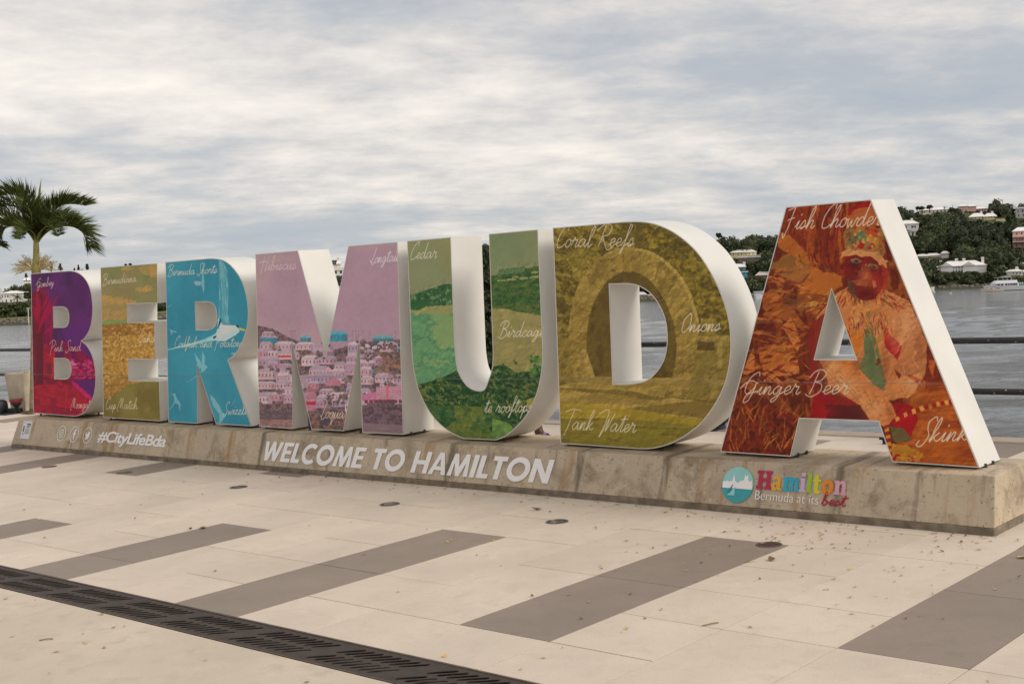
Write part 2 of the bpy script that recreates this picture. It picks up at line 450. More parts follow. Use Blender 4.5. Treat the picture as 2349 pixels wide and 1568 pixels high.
def text_mesh(txt, p0, p1, hgt, shear=0., bold=0., thick=.003, xs=None, squeeze=None, space=1., base=None):
    """text fitted between two points (along, up-slope) of a face; hgt = capital height"""
    cu = bpy.data.curves.new('t', 'FONT'); cu.body = txt; cu.size = 1; cu.offset = bold; cu.extrude = .5; cu.space_character = space
    o = bpy.data.objects.new('t', cu); me = bpy.data.meshes.new_from_object(o); bpy.data.objects.remove(o)
    me.materials.clear()
    xs_ = [v.co.x for v in me.vertices]; x0, x1 = min(xs_), max(xs_)
    L_ = p1[0] - p0[0]; cap = .73
    for v in me.vertices:
        x, y = (v.co.x - x0) / (x1 - x0), (v.co.y + bold * 0) / cap * hgt
        v.co = (p0[0] + x * L_ + y * shear, p0[1] + (p1[1] - p0[1]) * x + y, (v.co.z + .5) * thick)
    bm = bmesh.new(); bm.from_mesh(me); bmesh.ops.remove_doubles(bm, verts=bm.verts, dist=1e-5); bm.to_mesh(me); bm.free()
    return me
# WELCOME TO HAMILTON (measured end points of the baseline in the photograph)
zw, zt, zx = Z['W'], Z['T'], Z['X']
wa, wb = face_pt(*zw(108, 212)), face_pt(*zw(2165, 376)); hw = face_pt(*zw(2210, 192))[1] - face_pt(*zw(2170, 376))[1]
print('welcome', wa, wb, hw)
def draw_heavy(word, x0, x1, y0, h, sl=.20, tk=.25):
    """geometric heavy italic capitals built from polygons; returns list of glyph polygon groups"""
    adv = dict(W=1.30, E=.66, L=.58, C=.92, O=1.14, M=1.12, T=.72, H=.92, A=.98, I=.30, N=.96)
    adv[' '] = .36; gap = .085
    tot = sum(adv[c] + gap for c in word) - gap; k = (x1 - x0) / tot; x = 0; glyphs = []
    def ring(cx, cy, rx, ry, a0=0, a1=360, n=28): return [(cx + rx * math.cos(rad(a0 + (a1 - a0) * i / n)), cy + ry * math.sin(rad(a0 + (a1 - a0) * i / n))) for i in range(n + (0 if a1 - a0 == 360 else 1))]
    for c in word:
        w = adv[c]; t = tk; P = []
        if c == 'W': P = [[(0, 1), (t * .95, 1), (w * .29, .38), (w * .42, 1), (w * .58, 1), (w * .71, .38), (w - t * .95, 1), (w, 1), (w * .80, 0), (w * .62, 0), (w * .5, .55), (w * .38, 0), (w * .20, 0)]]
        elif c == 'E': P = [[(0, 0), (w, 0), (w, .19), (t, .19), (t, .41), (w * .93, .41), (w * .93, .59), (t, .59), (t, .81), (w, .81), (w, 1), (0, 1)]]
        elif c == 'L': P = [[(0, 0), (w, 0), (w, .2), (t, .2), (t, 1), (0, 1)]]
        elif c == 'C': P = [ring(.54, .5, .54, .53, 48, 312) + ring(.54, .5, .30, .31, 312, 48) and (ring(.54, .5, .54, .53, 48, 312) + ring(.56, .5, .33, .31, 312, 48))]
        elif c == 'O': P = [ring(w / 2, .5, w / 2, .53), ring(w / 2, .5, w / 2 - .24, .30)]
        elif c == 'M': P = [[(0, 0), (t * .95, 0), (w * .22, .60), (w * .42, 0), (w * .58, 0), (w * .78, .60), (w - t * .95, 0), (w, 0), (w * .87, 1), (w * .69, 1), (w * .5, .42), (w * .31, 1), (w * .13, 1)]]
        elif c == 'T': P = [[(w / 2 - t / 2, 0), (w / 2 + t / 2, 0), (w / 2 + t / 2, .8), (w, .8), (w, 1), (0, 1), (0, .8), (w / 2 - t / 2, .8)]]
        elif c == 'H': P = [[(0, 0), (t, 0), (t, .40), (w - t, .40), (w - t, 0), (w, 0), (w, 1), (w - t, 1), (w - t, .60), (t, .60), (t, 1), (0, 1)]]
        elif c == 'A': P = [[(0, 0), (t, 0), (w * .30, .20), (w * .70, .20), (w - t, 0), (w, 0), (w * .62, 1), (w * .38, 1)], [(w * .37, .37), (w * .63, .37), (w * .5, .72)]]
        elif c == 'I': P = [[(.02, 0), (.02 + t, 0), (.02 + t, 1), (.02, 1)]]
        elif c == 'N': P = [[(0, 0), (t, 0), (t, .60), (w - t * 1.05, 0), (w, 0), (w, 1), (w - t, 1), (w - t, .40), (t * 1.05, 1), (0, 1)]]
        if P: glyphs.append([[(x0 + (x + px) * k + py * h * sl, y0 + py * h) for px, py in q] for q in P])
        x += w + gap
    return glyphs
words = draw_heavy('WELCOME TO HAMILTON', wa[0], wb[0] - .0, (wa[1] + wb[1]) / 2 - .004, .207)
for g in words:
    link('letter_decal', curve_mesh(g, .003), m_white, plinth, MSL @ Matrix.Translation((0, 0, .0055)))
ha, hb = face_pt(*zt(1215, 425)), face_pt(*zt(2140, 505)); print('hash', ha, hb)
island_parts(text_mesh('#CityLifeBda', ha, hb, .135, .25, .022, space=.93), 'letter_decal', m_white, plinth, MSL @ Matrix.Translation((0, 0, .004)))
# round social icons
def circ(cx, cy, r, n=28, ry=None): return [(cx + r * math.cos(2 * math.pi * i / n), cy + (ry or r) * math.sin(2 * math.pi * i / n)) for i in range(n)]
def rrect(cx, cy, w, h, r, n=4):
    o = []
    for sx, sy, a in ((1, 1, 0), (-1, 1, 90), (-1, -1, 180), (1, -1, 270)):
        for i in range(n + 1):
            th = rad(a + 90 * i / n); o.append((cx + sx * (w / 2 - r) + r * math.cos(th), cy + sy * (h / 2 - r) + r * math.sin(th)))
    return o
MD = MSL @ Matrix.Translation((0, 0, .0055))
for i, (zx_, zy_) in enumerate(((730, 322), (905, 334), (1085, 348))):
    cx, cy = face_pt(*zt(zx_, zy_)); R_ = .103
    ic = tag(link('social_icon', curve_mesh([circ(cx, cy, R_), circ(cx, cy, R_ - .009)], .003), m_white, plinth, MD))
    if i == 0:
        link('icon_symbol', curve_mesh([rrect(cx, cy, .10, .10, .028), rrect(cx, cy, .082, .082, .02)], .003), m_white, ic)
        link('icon_symbol', curve_mesh([circ(cx, cy, .026), circ(cx, cy, .016)], .003), m_white, ic)
        link('icon_symbol', curve_mesh([circ(cx + .028, cy + .028, .006, 10)], .003), m_white, ic)
    elif i == 1:
        f_ = [(-.012, -.065), (.013, -.065), (.013, -.005), (.032, -.005), (.036, .020), (.013, .020), (.013, .036), (.019, .044), (.036, .044), (.036, .066), (.012, .066), (-.006, .056), (-.012, .040), (-.012, .020), (-.028, .020), (-.028, -.005), (-.012, -.005)]
        link('icon_symbol', curve_mesh([[(cx + a, cy + b) for a, b in f_]], .003), m_white, ic)
    else:
        f_ = [(-.062, -.038), (-.035, -.036), (-.018, -.028), (-.045, -.010), (-.034, -.008), (-.056, .012), (-.046, .012), (-.058, .040), (-.040, .028), (-.018, .016), (0, .013), (.002, .035), (.018, .047), (.036, .042), (.056, .046), (.046, .030), (.060, .026), (.046, .012), (.042, -.014), (.026, -.038), (0, -.052), (-.030, -.052)]
        link('icon_symbol', curve_mesh([[(cx + a, cy + b) for a, b in f_]], .003), m_white, ic)
# information sheet
c4 = [face_pt(*zt(x, y), .01) for x, y in ((128, 372), (292, 383), (360, 190), (190, 180))]
cxs = sum(p[0] for p in c4) / 4; cys = sum(p[1] for p in c4) / 4
m_paper = M_('paper_white', (.70, .69, .70), .4, var=.03); m_ink = M_('navy_print', (.05, .05, .14), .6); m_gold = M_('gold_print', (.45, .33, .08), .6); m_pr2 = M_('grey_print', (.40, .41, .44), .6)
sh = MB().box(cxs - .115, cxs + .115, cys - .11, cys + .13, 0, .008).build('information_plate', m_paper, plinth, MSL @ Matrix.Translation((0, 0, .001)))
for (x0, x1, y0, y1, mm) in ((.0, .095, .075, .095, m_ink), (.0, .040, .045, .062, m_ink), (.045, .095, .045, .070, m_gold), (-.02, .09, -.045, .03, m_pr2), (-.085, -.055, -.02, .06, m_ink), (-.08, -.05, -.055, -.04, m_ink), (-.09, -.05, .10, .108, m_pr2)):
    MB().box(cxs + x0, cxs + x1, cys + y0, cys + y1, .0085, .0095).build('printed_block', mm, sh)

# city logo: round emblem + slab-serif word + slogan
def flat(name, c, **k): return M_(name, c, .45, var=.05, **k)
la, lb = face_pt(*zx(690, 405)), face_pt(*zx(2120, 515)); print('logo', la, lb)
cols = [(.42, .006, .055), (.70, .36, .02), (.012, .37, .52), (.56, .40, .56), (.30, .46, .03), (.62, .56, .015), (.68, .22, .01), (.66, .33, .40)]
names = ['crimson', 'amber', 'azure', 'lilac', 'leaf_green', 'lemon', 'orange', 'rose']
lm = [flat(n + '_vinyl', c) for n, c in zip(names, cols)]
def slab_glyphs():
    g = {}
    g['H'] = (1.05, [[(0, 0), (.46, 0), (.46, .17), (.37, .17), (.37, .40), (.68, .40), (.68, .17), (.59, .17), (.59, 0), (1.05, 0), (1.05, .17), (.95, .17), (.95, .83), (1.05, .83), (1.05, 1), (.59, 1), (.59, .83), (.68, .83), (.68, .60), (.37, .60), (.37, .83), (.46, .83), (.46, 1), (0, 1), (0, .83), (.10, .83), (.10, .17), (0, .17)]])
    g['a'] = (.72, [catmull_xy([(.06, .62), (.14, .72), (.34, .76), (.54, .70), (.60, .56), (.61, .16), (.70, .12), (.70, 0), (.46, -.01), (.42, .06), (.28, -.03), (.10, .0), (.0, .14), (.03, .32), (.18, .42), (.36, .44), (.36, .54), (.28, .60), (.18, .54), (.10, .52)], 3), circ(.28, .22, .075, 10)])
    g['m'] = (1.15, [[(0, 0), (.42, 0), (.42, .13), (.36, .13), (.36, .50), (.44, .58), (.49, .50), (.49, 0), (.76, 0), (.76, .50), (.84, .58), (.89, .50), (.89, .13), (.84, .13), (.84, 0), (1.15, 0), (1.15, .13), (1.09, .13), (1.08, .58), (1.0, .73), (.86, .75), (.72, .66), (.62, .74), (.48, .75), (.34, .66), (.34, .73), (.02, .73), (.02, .60), (.09, .60), (.09, .13), (0, .13)]])
    g['i'] = (.42, [[(0, 0), (.42, 0), (.42, .13), (.35, .13), (.35, .73), (.02, .73), (.02, .60), (.08, .60), (.08, .13), (0, .13)], [(.07, .82), (.36, .82), (.36, 1.02), (.07, 1.02)]])
    g['l'] = (.42, [[(0, 0), (.42, 0), (.42, .13), (.35, .13), (.35, 1.02), (.0, 1.02), (.0, .89), (.08, .89), (.08, .13), (0, .13)]])
    g['t'] = (.56, [[(.10, .60), (0, .60), (0, .73), (.10, .73), (.12, .92), (.37, .98), (.37, .73), (.54, .73), (.54, .60), (.37, .60), (.37, .20), (.45, .14), (.55, .18), (.56, .04), (.44, -.03), (.24, -.03), (.12, .06), (.10, .20)]])
    g['o'] = (.80, [circ(.40, .36, .40, 24, .40), circ(.40, .36, .12, 16, .17)])
    g['n'] = (.82, [[(0, 0), (.42, 0), (.42, .13), (.36, .13), (.36, .50), (.46, .58), (.53, .50), (.53, .13), (.47, .13), (.47, 0), (.82, 0), (.82, .13), (.76, .13), (.76, .56), (.66, .73), (.50, .75), (.34, .65), (.34, .73), (.02, .73), (.02, .60), (.09, .60), (.09, .13), (0, .13)]])
    return g
def catmull_xy(P, n): return [(v.x, v.y) for v in catmull(P, n, closed=True)]
SG = slab_glyphs(); tot = sum(SG[c][0] for c in 'Hamilton') + .02 * 7; kk = (lb[0] - la[0]) / tot; x = la[0]
for c, mt in zip('Hamilton', lm):
    w, P = SG[c]; hh = .140
    yb = la[1] + (lb[1] - la[1]) * (x - la[0]) / (lb[0] - la[0])
    link('letter_decal', curve_mesh([[(x + px * kk, yb + py * hh) for px, py in q] for q in P], .003), mt, plinth, MD)
    x += (w + .02) * kk
ba, bb = face_pt(*zx(672, 575)), face_pt(*zx(1678, 660))
tag(link('slogan_lettering', text_mesh('Bermuda at its', ba, bb, .072, .0, -.014, space=1), m_white, plinth, MSL @ Matrix.Translation((0, 0, .004))), kind='stuff')
# emblem
ec = face_pt(*zx(402, 342)); ER = .137
m_teal = flat('teal_vinyl', (.03, .33, .37)); m_teal2 = flat('aqua_vinyl', (.13, .47, .46)); m_sail = flat('sail_vinyl', (.28, .62, .64))
m_sky2 = flat('pale_aqua_vinyl', (.28, .58, .56))
em = link('emblem', curve_mesh([circ(ec[0], ec[1], ER, 48)], .003), m_teal2, plinth, MD)
E_ = lambda pts: [(ec[0] + ER * a, ec[1] + ER * b) for a, b in pts]
def chord(y0, amp=0., n=20):   # area of the disc under a line at y0
    a0 = math.asin(y0); return [(math.cos(math.pi - a0 + (math.pi + 2 * a0) * i / 40), math.sin(math.pi - a0 + (math.pi + 2 * a0) * i / 40)) for i in range(41)]
def lay(name, pts, m, z): link(name, curve_mesh([E_(pts)], .001), m, em, Matrix.Translation((0, 0, z)))
skyl = [(-.97, -.22), (-.97, .10), (-.85, .16), (-.78, .12), (-.70, .20), (-.60, .14), (-.45, .18), (-.36, .20), (-.32, .42), (-.27, .56), (-.24, .40), (-.18, .20), (0, .10), (.08, .14), (.12, .22), (.30, .24), (.38, .28), (.42, .62), (.47, .50), (.56, .50), (.60, .62), (.66, .30), (.74, .18), (.85, .30), (.93, .10), (.97, -.22)]
lay('emblem_sky', [(math.cos(rad(a)), math.sin(rad(a))) for a in range(-4, 185, 7)], m_sky2, .0025)
lay('emblem_skyline', [(p[0] * .99, p[1]) for p in skyl], m_white, .004)
lay('emblem_sea', [(x_, y_) for x_, y_ in chord(-.24)], m_teal, .006)
lay('emblem_sail', [(-.62, -.48), (-.28, .02), (-.40, -.50)], flat('deep_teal_vinyl', (.01, .22, .27)), .0075)
lay('emblem_sail', [(-.58, -.62), (-.12, -.14), (-.12, -.62)], m_sail, .0075)

# ------------------------------------------------------------------ handwriting strokes shared by prints and slogan
GL = {
 'a': (1.15, [[(.8, .8), (.5, 1), (.15, .7), (.1, .25), (.35, .02), (.65, .3), (.82, .85), (.8, .3), (.95, .02), (1.2, .3)]]),
 'b': (1.0, [[(0, .3), (.4, 1.4), (.45, 2.2), (.25, 2.3), (.15, 1.4), (.15, .2), (.4, .02), (.7, .3), (.65, .8), (.45, .8), (1.0, .5)]]),
 'c': (.9, [[(.75, .8), (.5, 1), (.15, .65), (.2, .15), (.5, 0), (.95, .3)]]),
 'd': (1.15, [[(.75, .8), (.45, 1), (.1, .6), (.15, .1), (.45, .05), (.75, .7), (.95, 2.3), (.8, .6), (.95, .02), (1.2, .3)]]),
 'e': (.8, [[(.0, .25), (.6, .6), (.55, .95), (.25, .9), (.15, .35), (.4, 0), (.85, .3)]]),
 'f': (.75, [[(0, .2), (.5, 1.2), (.75, 2.1), (.5, 2.3), (.4, 1.2), (.3, -.6), (.1, -.8), (.3, -.1), (.8, .4)]]),
 'g': (1.1, [[(.75, .8), (.45, 1), (.1, .6), (.2, .1), (.5, .1), (.8, .9), (.7, -.4), (.35, -.9), (.2, -.6), (.9, .1), (1.15, .3)]]),
 'h': (1.05, [[(0, .2), (.5, 1.6), (.45, 2.3), (.2, 1.6), (.1, 0), (.25, .5), (.5, .95), (.7, .8), (.68, .15), (.85, 0), (1.1, .3)]]),
 'i': (.6, [[(0, .2), (.3, .95), (.25, .2), (.4, 0), (.65, .3)], [(.38, 1.42), (.42, 1.55)]]),
 'k': (.95, [[(0, .2), (.5, 1.7), (.4, 2.3), (.2, 1.5), (.1, 0), (.3, .5), (.7, .95), (.35, .5), (.7, .05), (1, .3)]]),
 'l': (.6, [[(0, .2), (.5, 1.6), (.45, 2.3), (.2, 1.6), (.2, .2), (.4, 0), (.65, .3)]]),
 'm': (1.3, [[(0, .2), (.2, .95), (.15, 0), (.4, .85), (.6, .85), (.55, 0), (.8, .85), (1, .8), (.98, .15), (1.15, 0), (1.35, .3)]]),
 'n': (1.0, [[(0, .2), (.2, .95), (.15, 0), (.45, .9), (.65, .8), (.62, .15), (.8, 0), (1.05, .3)]]),
 'o': (.9, [[(.5, 1), (.15, .75), (.15, .15), (.5, 0), (.75, .4), (.6, .95), (.7, .8), (1, .85)]]),
 'p': (.95, [[(0, .2), (.3, .95), (.1, -1), (.25, .6), (.55, 1), (.75, .6), (.5, .05), (.3, .1), (1, .3)]]),
 'q': (1.0, [[(.75, .8), (.45, 1), (.1, .6), (.2, .1), (.5, .1), (.8, .95), (.7, -1), (.9, -.6), (1.1, .3)]]),
 'r': (.9, [[(0, .2), (.25, 1.05), (.4, .85), (.65, .9), (.6, .2), (.75, 0), (1, .3)]]),
 's': (.8, [[(0, .2), (.4, 1), (.6, .4), (.35, 0), (.15, .1), (.9, .3)]]),
 't': (.7, [[(0, .2), (.5, 1.8), (.35, .3), (.5, 0), (.8, .3)], [(0, 1.35), (.9, 1.45)]]),
 'u': (1.05, [[(0, .3), (.15, .95), (.15, .2), (.35, 0), (.6, .4), (.75, .95), (.72, .2), (.9, 0), (1.1, .3)]]),
 'w': (1.15, [[(0, .8), (.15, .2), (.3, 0), (.5, .7), (.6, .1), (.8, 0), (1, .9), (1.2, .8)]]),
 'y': (1.0, [[(0, .3), (.15, .95), (.2, .2), (.4, .05), (.7, .9), (.6, -.5), (.3, -.9), (.25, -.5), (1, .3)]]),
 'z': (.8, [[(0, .8), (.5, .95), (.1, .05), (.7, .05), (.9, .3)]]),
 'B': (1.5, [[(.5, 2.3), (.3, 0)], [(-.2, 1.7), (.1, 2.3), (.7, 2.5), (1.3, 2.1), (1, 1.4), (.5, 1.25), (1.2, 1), (1.2, .2), (.5, -.3), (-.1, 0)]]),
 'C': (1.2, [[(1.2, 1.9), (1.1, 2.5), (.5, 2), (.1, .9), (.3, 0), (.8, 0), (1.2, .4)]]),
 'P': (1.3, [[(.5, 2.3), (.2, -.9)], [(-.3, 1.6), (.3, 2.4), (1.2, 2.3), (1.3, 1.5), (.5, .9)]]),
 'F': (1.2, [[(.5, 2.2), (.2, -.9), (-.1, -.4)], [(-.3, 2), (.5, 2.3), (1.5, 2.5)], [(0, 1), (.8, 1.2)]]),
 'G': (1.5, [[(1.2, 2), (1, 2.4), (.3, 1.8), (.1, .6), (.5, .1), (1, .8), (1.1, 1.2), (.9, -.6), (.4, -.9), (.5, 0), (1.5, .4)], [(-.5, .8), (.4, 1.5), (1.3, 1.2)]]),
 'H': (1.4, [[(.4, 2.4), (.1, -.7)], [(1.2, 2.4), (.9, 0), (1.2, .2)], [(-.5, 1.2), (.4, 1.45), (1.4, 1.2)]]),
 'L': (1.1, [[(.9, 2.4), (.6, 1.2), (.2, .2), (-.2, .7)], [(.3, .4), (.5, -.2), (.9, -.1), (1.1, .2)]]),
 'M': (1.5, [[(.0, -.5), (-.4, -.3), (-.3, .8), (.4, 2.3), (.35, .3), (.9, 2.2), (.9, .3), (1.2, .2)]]),
 'O': (1.2, [[(.7, 2.3), (.1, 1.5), (.2, .2), (.7, 0), (1.1, 1), (.9, 2.1), (.6, 2.3)]]),
 'R': (1.5, [[(.5, 2.3), (.2, 0)], [(-.5, 1.8), (.5, 2.5), (1.3, 2.1), (1.1, 1.3), (.5, 1.1), (.9, .4), (1.5, -.4), (2.1, -.1)]]),
 'S': (1.1, [[(1.2, 2.0), (1, 2.4), (.5, 2), (.6, 1.3), (.9, .6), (.6, -.4), (.1, -.3), (.2, .2)]]),
 'T': (1.0, [[(.7, 2.2), (.2, -.8)], [(-.5, 2), (.4, 2.3), (1.7, 2.2)]]),
 'W': (1.7, [[(-.4, 1.9), (.5, 2.4), (.9, 1.9), (.5, -.8), (1.2, 1.4), (1.1, 0), (1.8, 2.0)]]),
 ' ': (.8, []), 'w0': (0, [])}
def script_strokes(word, slant=.22):
    x = 0; o = []
    for c in word:
        a, st = GL[c]
        for s_ in st:
            o.append([(v.x + v.y * slant, v.y) for v in catmull([(px + x, py) for px, py in s_], 5)])
        x += a
    return o, x
# crimson handwritten word of the slogan, as thin raised strokes
m_best = flat('carmine_vinyl', (.40, .008, .05))
so_, wl = script_strokes('best', .15)
q0, q1 = face_pt(*zx(1725, 665)), face_pt(*zx(2100, 690)); mbst = MB()
for st in so_:
    pts = [(q0[0] + x * (q1[0] - q0[0]) / wl, q0[1] + (q1[1] - q0[1]) * x / wl + y * .042, .001) for x, y in st]
    mbst.tube(pts, .0045, 5)
mbst.build('slogan_lettering', m_best, plinth, MSL @ Matrix.Translation((0, 0, .004)))['kind'] = 'stuff'

# ------------------------------------------------------------------ the seven letters
LV = .28                                   # distance of the printed faces behind the plinth's foot
def lface(x, y):                           # picture point -> (u, h) in the plane of the faces
    r = ray(x, y); t = ((G0 - EYE).dot(E2) + LV) / r.dot(E2); p = EYE + r * t - G0
    return p.dot(E1), p.dot(UP)
def path(zn, items, n=5):
    """items: points, 'c' starts and 'e' ends a smooth run"""
    out_ = []; run = None
    for it in items:
        if it == 'c': run = [out_.pop()] if out_ else []
        elif it == 'e': out_ += [(v.x, v.y) for v in catmull(run, n)]; run = None
        elif run is not None: run.append(it)
        else: out_.append(it)
    return out_
def conv(zn, pts): return [lface(*Z[zn](*p)) for p in pts]
OUT = {
 'B': ('B', [[(283, 103), (600, 80), 'c', (650, 78), (705, 91), (755, 125), (800, 185), (830, 270), (845, 370), (846, 450), (838, 540), (818, 615), (785, 677), (748, 717), 'e', 'c', (790, 755), (825, 810), (852, 880), (868, 960), (875, 1040), (872, 1120), (860, 1200), (838, 1265), (805, 1325), (765, 1370), (720, 1395), (675, 1403), 'e', (307, 1373)],
             [(487, 408), (570, 406), 'c', (603, 418), (622, 445), (630, 485), (629, 530), (620, 565), (602, 585), (572, 592), 'e', (490, 592)],
             [(495, 876), (590, 876), 'c', (620, 887), (640, 915), (650, 960), (648, 1005), (635, 1040), (615, 1057), (585, 1063), 'e', (498, 1060)]], .41),
 'E': ('B', [[(918, 48), (1434, 10), (1440, 372), (1162, 380), (1165, 548), (1410, 545), (1418, 882), (1170, 884), (1175, 1075), (1455, 1083), (1464, 1447), (945, 1413)]], .41),
 'R': ('R', [[(83, 136), (440, 104), 'c', (500, 105), (560, 117), (620, 155), (680, 225), (725, 305), (755, 400), (770, 500), (773, 590), (762, 680), (735, 770), (700, 848), (657, 910), (603, 950), 'e', (800, 1500), (503, 1480), (347, 992), (352, 1477), (107, 1463)],
             [(330, 470), (430, 466), 'c', (475, 480), (498, 515), (508, 565), (509, 610), (498, 655), (475, 683), (435, 696), 'e', (337, 698)]], .41),
 'M': ('M', [[(73, 182), (384, 155), (591, 934), (757, 122), (1118, 92), (1163, 1508), (860, 1494), (838, 825), (722, 1482), (485, 1471), (339, 820), (350, 1467), (100, 1448)]], .41),
 'U': ('U', [[(98, 137), (402, 110), (420, 600), (432, 870), 'c', (438, 950), (453, 1035), (480, 1095), (515, 1140), (550, 1165), (592, 1177), (625, 1173), (645, 1152), (662, 1105), (680, 1055), (691, 1000), (695, 930), 'e', (667, 88), (1008, 57), (1024, 420), (1043, 850), 'c', (1043, 960), (1030, 1080), (1005, 1190), (965, 1290), (915, 1370), (850, 1440), (780, 1497), (715, 1522), 'e', (495, 1513), 'c', (420, 1480), (340, 1425), (270, 1350), (215, 1260), (175, 1170), (148, 1060), (133, 950), (125, 800), 'e']], .41),
 'D': ('D', [[(80, 96), (540, 56), 'c', (640, 54), (720, 64), (800, 90), (880, 133), (960, 195), (1030, 268), (1095, 365), (1150, 470), (1195, 585), (1225, 700), (1237, 820), (1233, 940), (1212, 1060), (1175, 1165), (1115, 1270), (1045, 1360), (960, 1430), (880, 1478), (800, 1510), (720, 1527), (640, 1529), 'e', (130, 1494)],
             [(447, 462), (550, 459), 'c', (605, 464), (660, 485), (710, 520), (755, 575), (790, 640), (812, 710), (820, 790), (817, 870), (800, 945), (768, 1005), (725, 1055), (680, 1085), (640, 1098), (580, 1107), 'e', (470, 1109)]], .41),
 'A': ('A', [[(407, 80), (878, 38), (1480, 1525), (997, 1493), (920, 1268), (483, 1253), (434, 1463), (42, 1437)], [(660, 537), (797, 925), (567, 923)]], .36)}

# --- printing: a small raster painter working in picture measurements, stored as an in-memory texture
RES = 400.
class Print:
    def __init__(s, zn, outer, name):
        s.zn = zn; s.name = name
        us = [p[0] for p in outer]; hs = [p[1] for p in outer]
        s.u0, s.h0 = min(us) - .02, min(hs) - .02
        s.w = int((max(us) - s.u0 + .02) * RES); s.h = int((max(hs) - s.h0 + .02) * RES)
        s.a = np.zeros((s.h, s.w, 3)); s.yy, s.xx = np.mgrid[0:s.h, 0:s.w] + .5; s.k = 1
    def px(s, pts): return np.array([((u - s.u0) * RES, (h - s.h0) * RES) for u, h in conv(s.zn, pts)])
    def mask(s, P):
        x0, x1 = max(0, int(P[:, 0].min()) - 1), min(s.w, int(P[:, 0].max()) + 2); y0, y1 = max(0, int(P[:, 1].min()) - 1), min(s.h, int(P[:, 1].max()) + 2)
        if x1 <= x0 or y1 <= y0: return None
        X, Y = s.xx[y0:y1, x0:x1], s.yy[y0:y1, x0:x1]; m = np.zeros(X.shape, bool); n = len(P)
        for i in range(n):
            xa, ya = P[i]; xb, yb = P[(i + 1) % n]
            if ya == yb: continue
            m ^= ((ya > Y) != (yb > Y)) & (X < (xb - xa) * (Y - ya) / (yb - ya) + xa)
        return (slice(y0, y1), slice(x0, x1)), m
    def mix(s, sl, m, col, al=1.):
        al = (m * al)[..., None]; s.a[sl] = s.a[sl] * (1 - al) + np.array(col) / 255 * al
    def poly(s, pts, col, al=1., rough=0., n=3):
        P = s.px(pts)
        if rough:
            Q = []
            for i in range(len(P)):
                a, b = P[i], P[(i + 1) % len(P)]
                for j in range(n):
                    Q.append(a + (b - a) * j / n + rng.normal(0, rough, 2))
            P = np.array(Q)
        r = s.mask(P)
        if r: s.mix(r[0], r[1], col, al)
    def fbm(s, sx, sy=None, octv=4, seed=0, rot=0.):
        sy = sy or sx; r = np.random.default_rng(seed + 11); o = np.zeros((s.h, s.w)); tot = 0; amp = 1
        X = s.xx * math.cos(rot) + s.yy * math.sin(rot) + 3000; Y = -s.xx * math.sin(rot) + s.yy * math.cos(rot) + 3000
        for k in range(octv):
            fx, fy = X / sx, Y / sy; g = r.random((257, 257))
            ix, iy = fx.astype(int), fy.astype(int); tx, ty = fx - ix, fy - iy; tx = tx * tx * (3 - 2 * tx); ty = ty * ty * (3 - 2 * ty)
            ix %= 256; iy %= 256
            v = (g[iy, ix] * (1 - tx) + g[iy, ix + 1] * tx) * (1 - ty) + (g[iy + 1, ix] * (1 - tx) + g[iy + 1, ix + 1] * tx) * ty
            o += v * amp; tot += amp; amp *= .55; sx /= 2; sy /= 2
        return o / tot
    def tex(s, pts, cols, sx, sy=None, octv=4, seed=0, lo=.35, hi=.65, rot=0., al=1.):
        """area filled by a noise-driven ramp through the given colours"""
        f = np.clip((s.fbm(sx, sy, octv, seed, rot) - lo) / (hi - lo), 0, .999) * (len(cols) - 1)
        i = f.astype(int); t = (f - i)[..., None]; cc = np.array(cols) / 255.
        img = cc[i] * (1 - t) + cc[i + 1] * t
        if pts is None: sl, m = (slice(0, s.h), slice(0, s.w)), np.ones((s.h, s.w))
        else:
            r = s.mask(s.px(pts))
            if not r: return
            sl, m = r
        m = (m * al)[..., None]; s.a[sl] = s.a[sl] * (1 - m) + img[sl] * m
    def spots(s, pts, cols, n, size, seed=0, ar=1., al=.8, rot=0.):
        r = np.random.default_rng(seed); P = np.array(pts); lo, hi = P.min(0), P.max(0)
        reg = P
        for _ in range(n):
            for _t in range(20):
                q = r.uniform(lo, hi)
                inside = False
                for i in range(len(reg)):
                    a, b = reg[i], reg[(i + 1) % len(reg)]
                    if (a[1] > q[1]) != (b[1] > q[1]) and q[0] < (b[0] - a[0]) * (q[1] - a[1]) / (b[1] - a[1]) + a[0]: inside = not inside
                if inside: break
            z_ = size * r.uniform(.5, 1.6); th0 = rot + r.normal(0, .35); k = 7
            pl = []
            for j in range(k):
                th = 2 * math.pi * j / k; rr = z_ * r.uniform(.6, 1.2); x_, y_ = rr * ar * math.cos(th), rr * math.sin(th)
                pl.append((q[0] + x_ * math.cos(th0) - y_ * math.sin(th0), q[1] + x_ * math.sin(th0) + y_ * math.cos(th0)))
            s.poly(pl, cols[r.integers(len(cols))], al)
    def leaf(s, x0, y0, x1, y1, w, col, al=.9):
        d = np.array([x1 - x0, y1 - y0], float); q = np.array([-d[1], d[0]]) / (np.linalg.norm(d) + 1e-6) * w; a = np.array([x0, y0], float)
        s.poly([tuple(a), tuple(a + d * .35 + q), tuple(a + d * .75 + q * .7), (x1, y1), tuple(a + d * .75 - q * .5), tuple(a + d * .35 - q)], col, al)
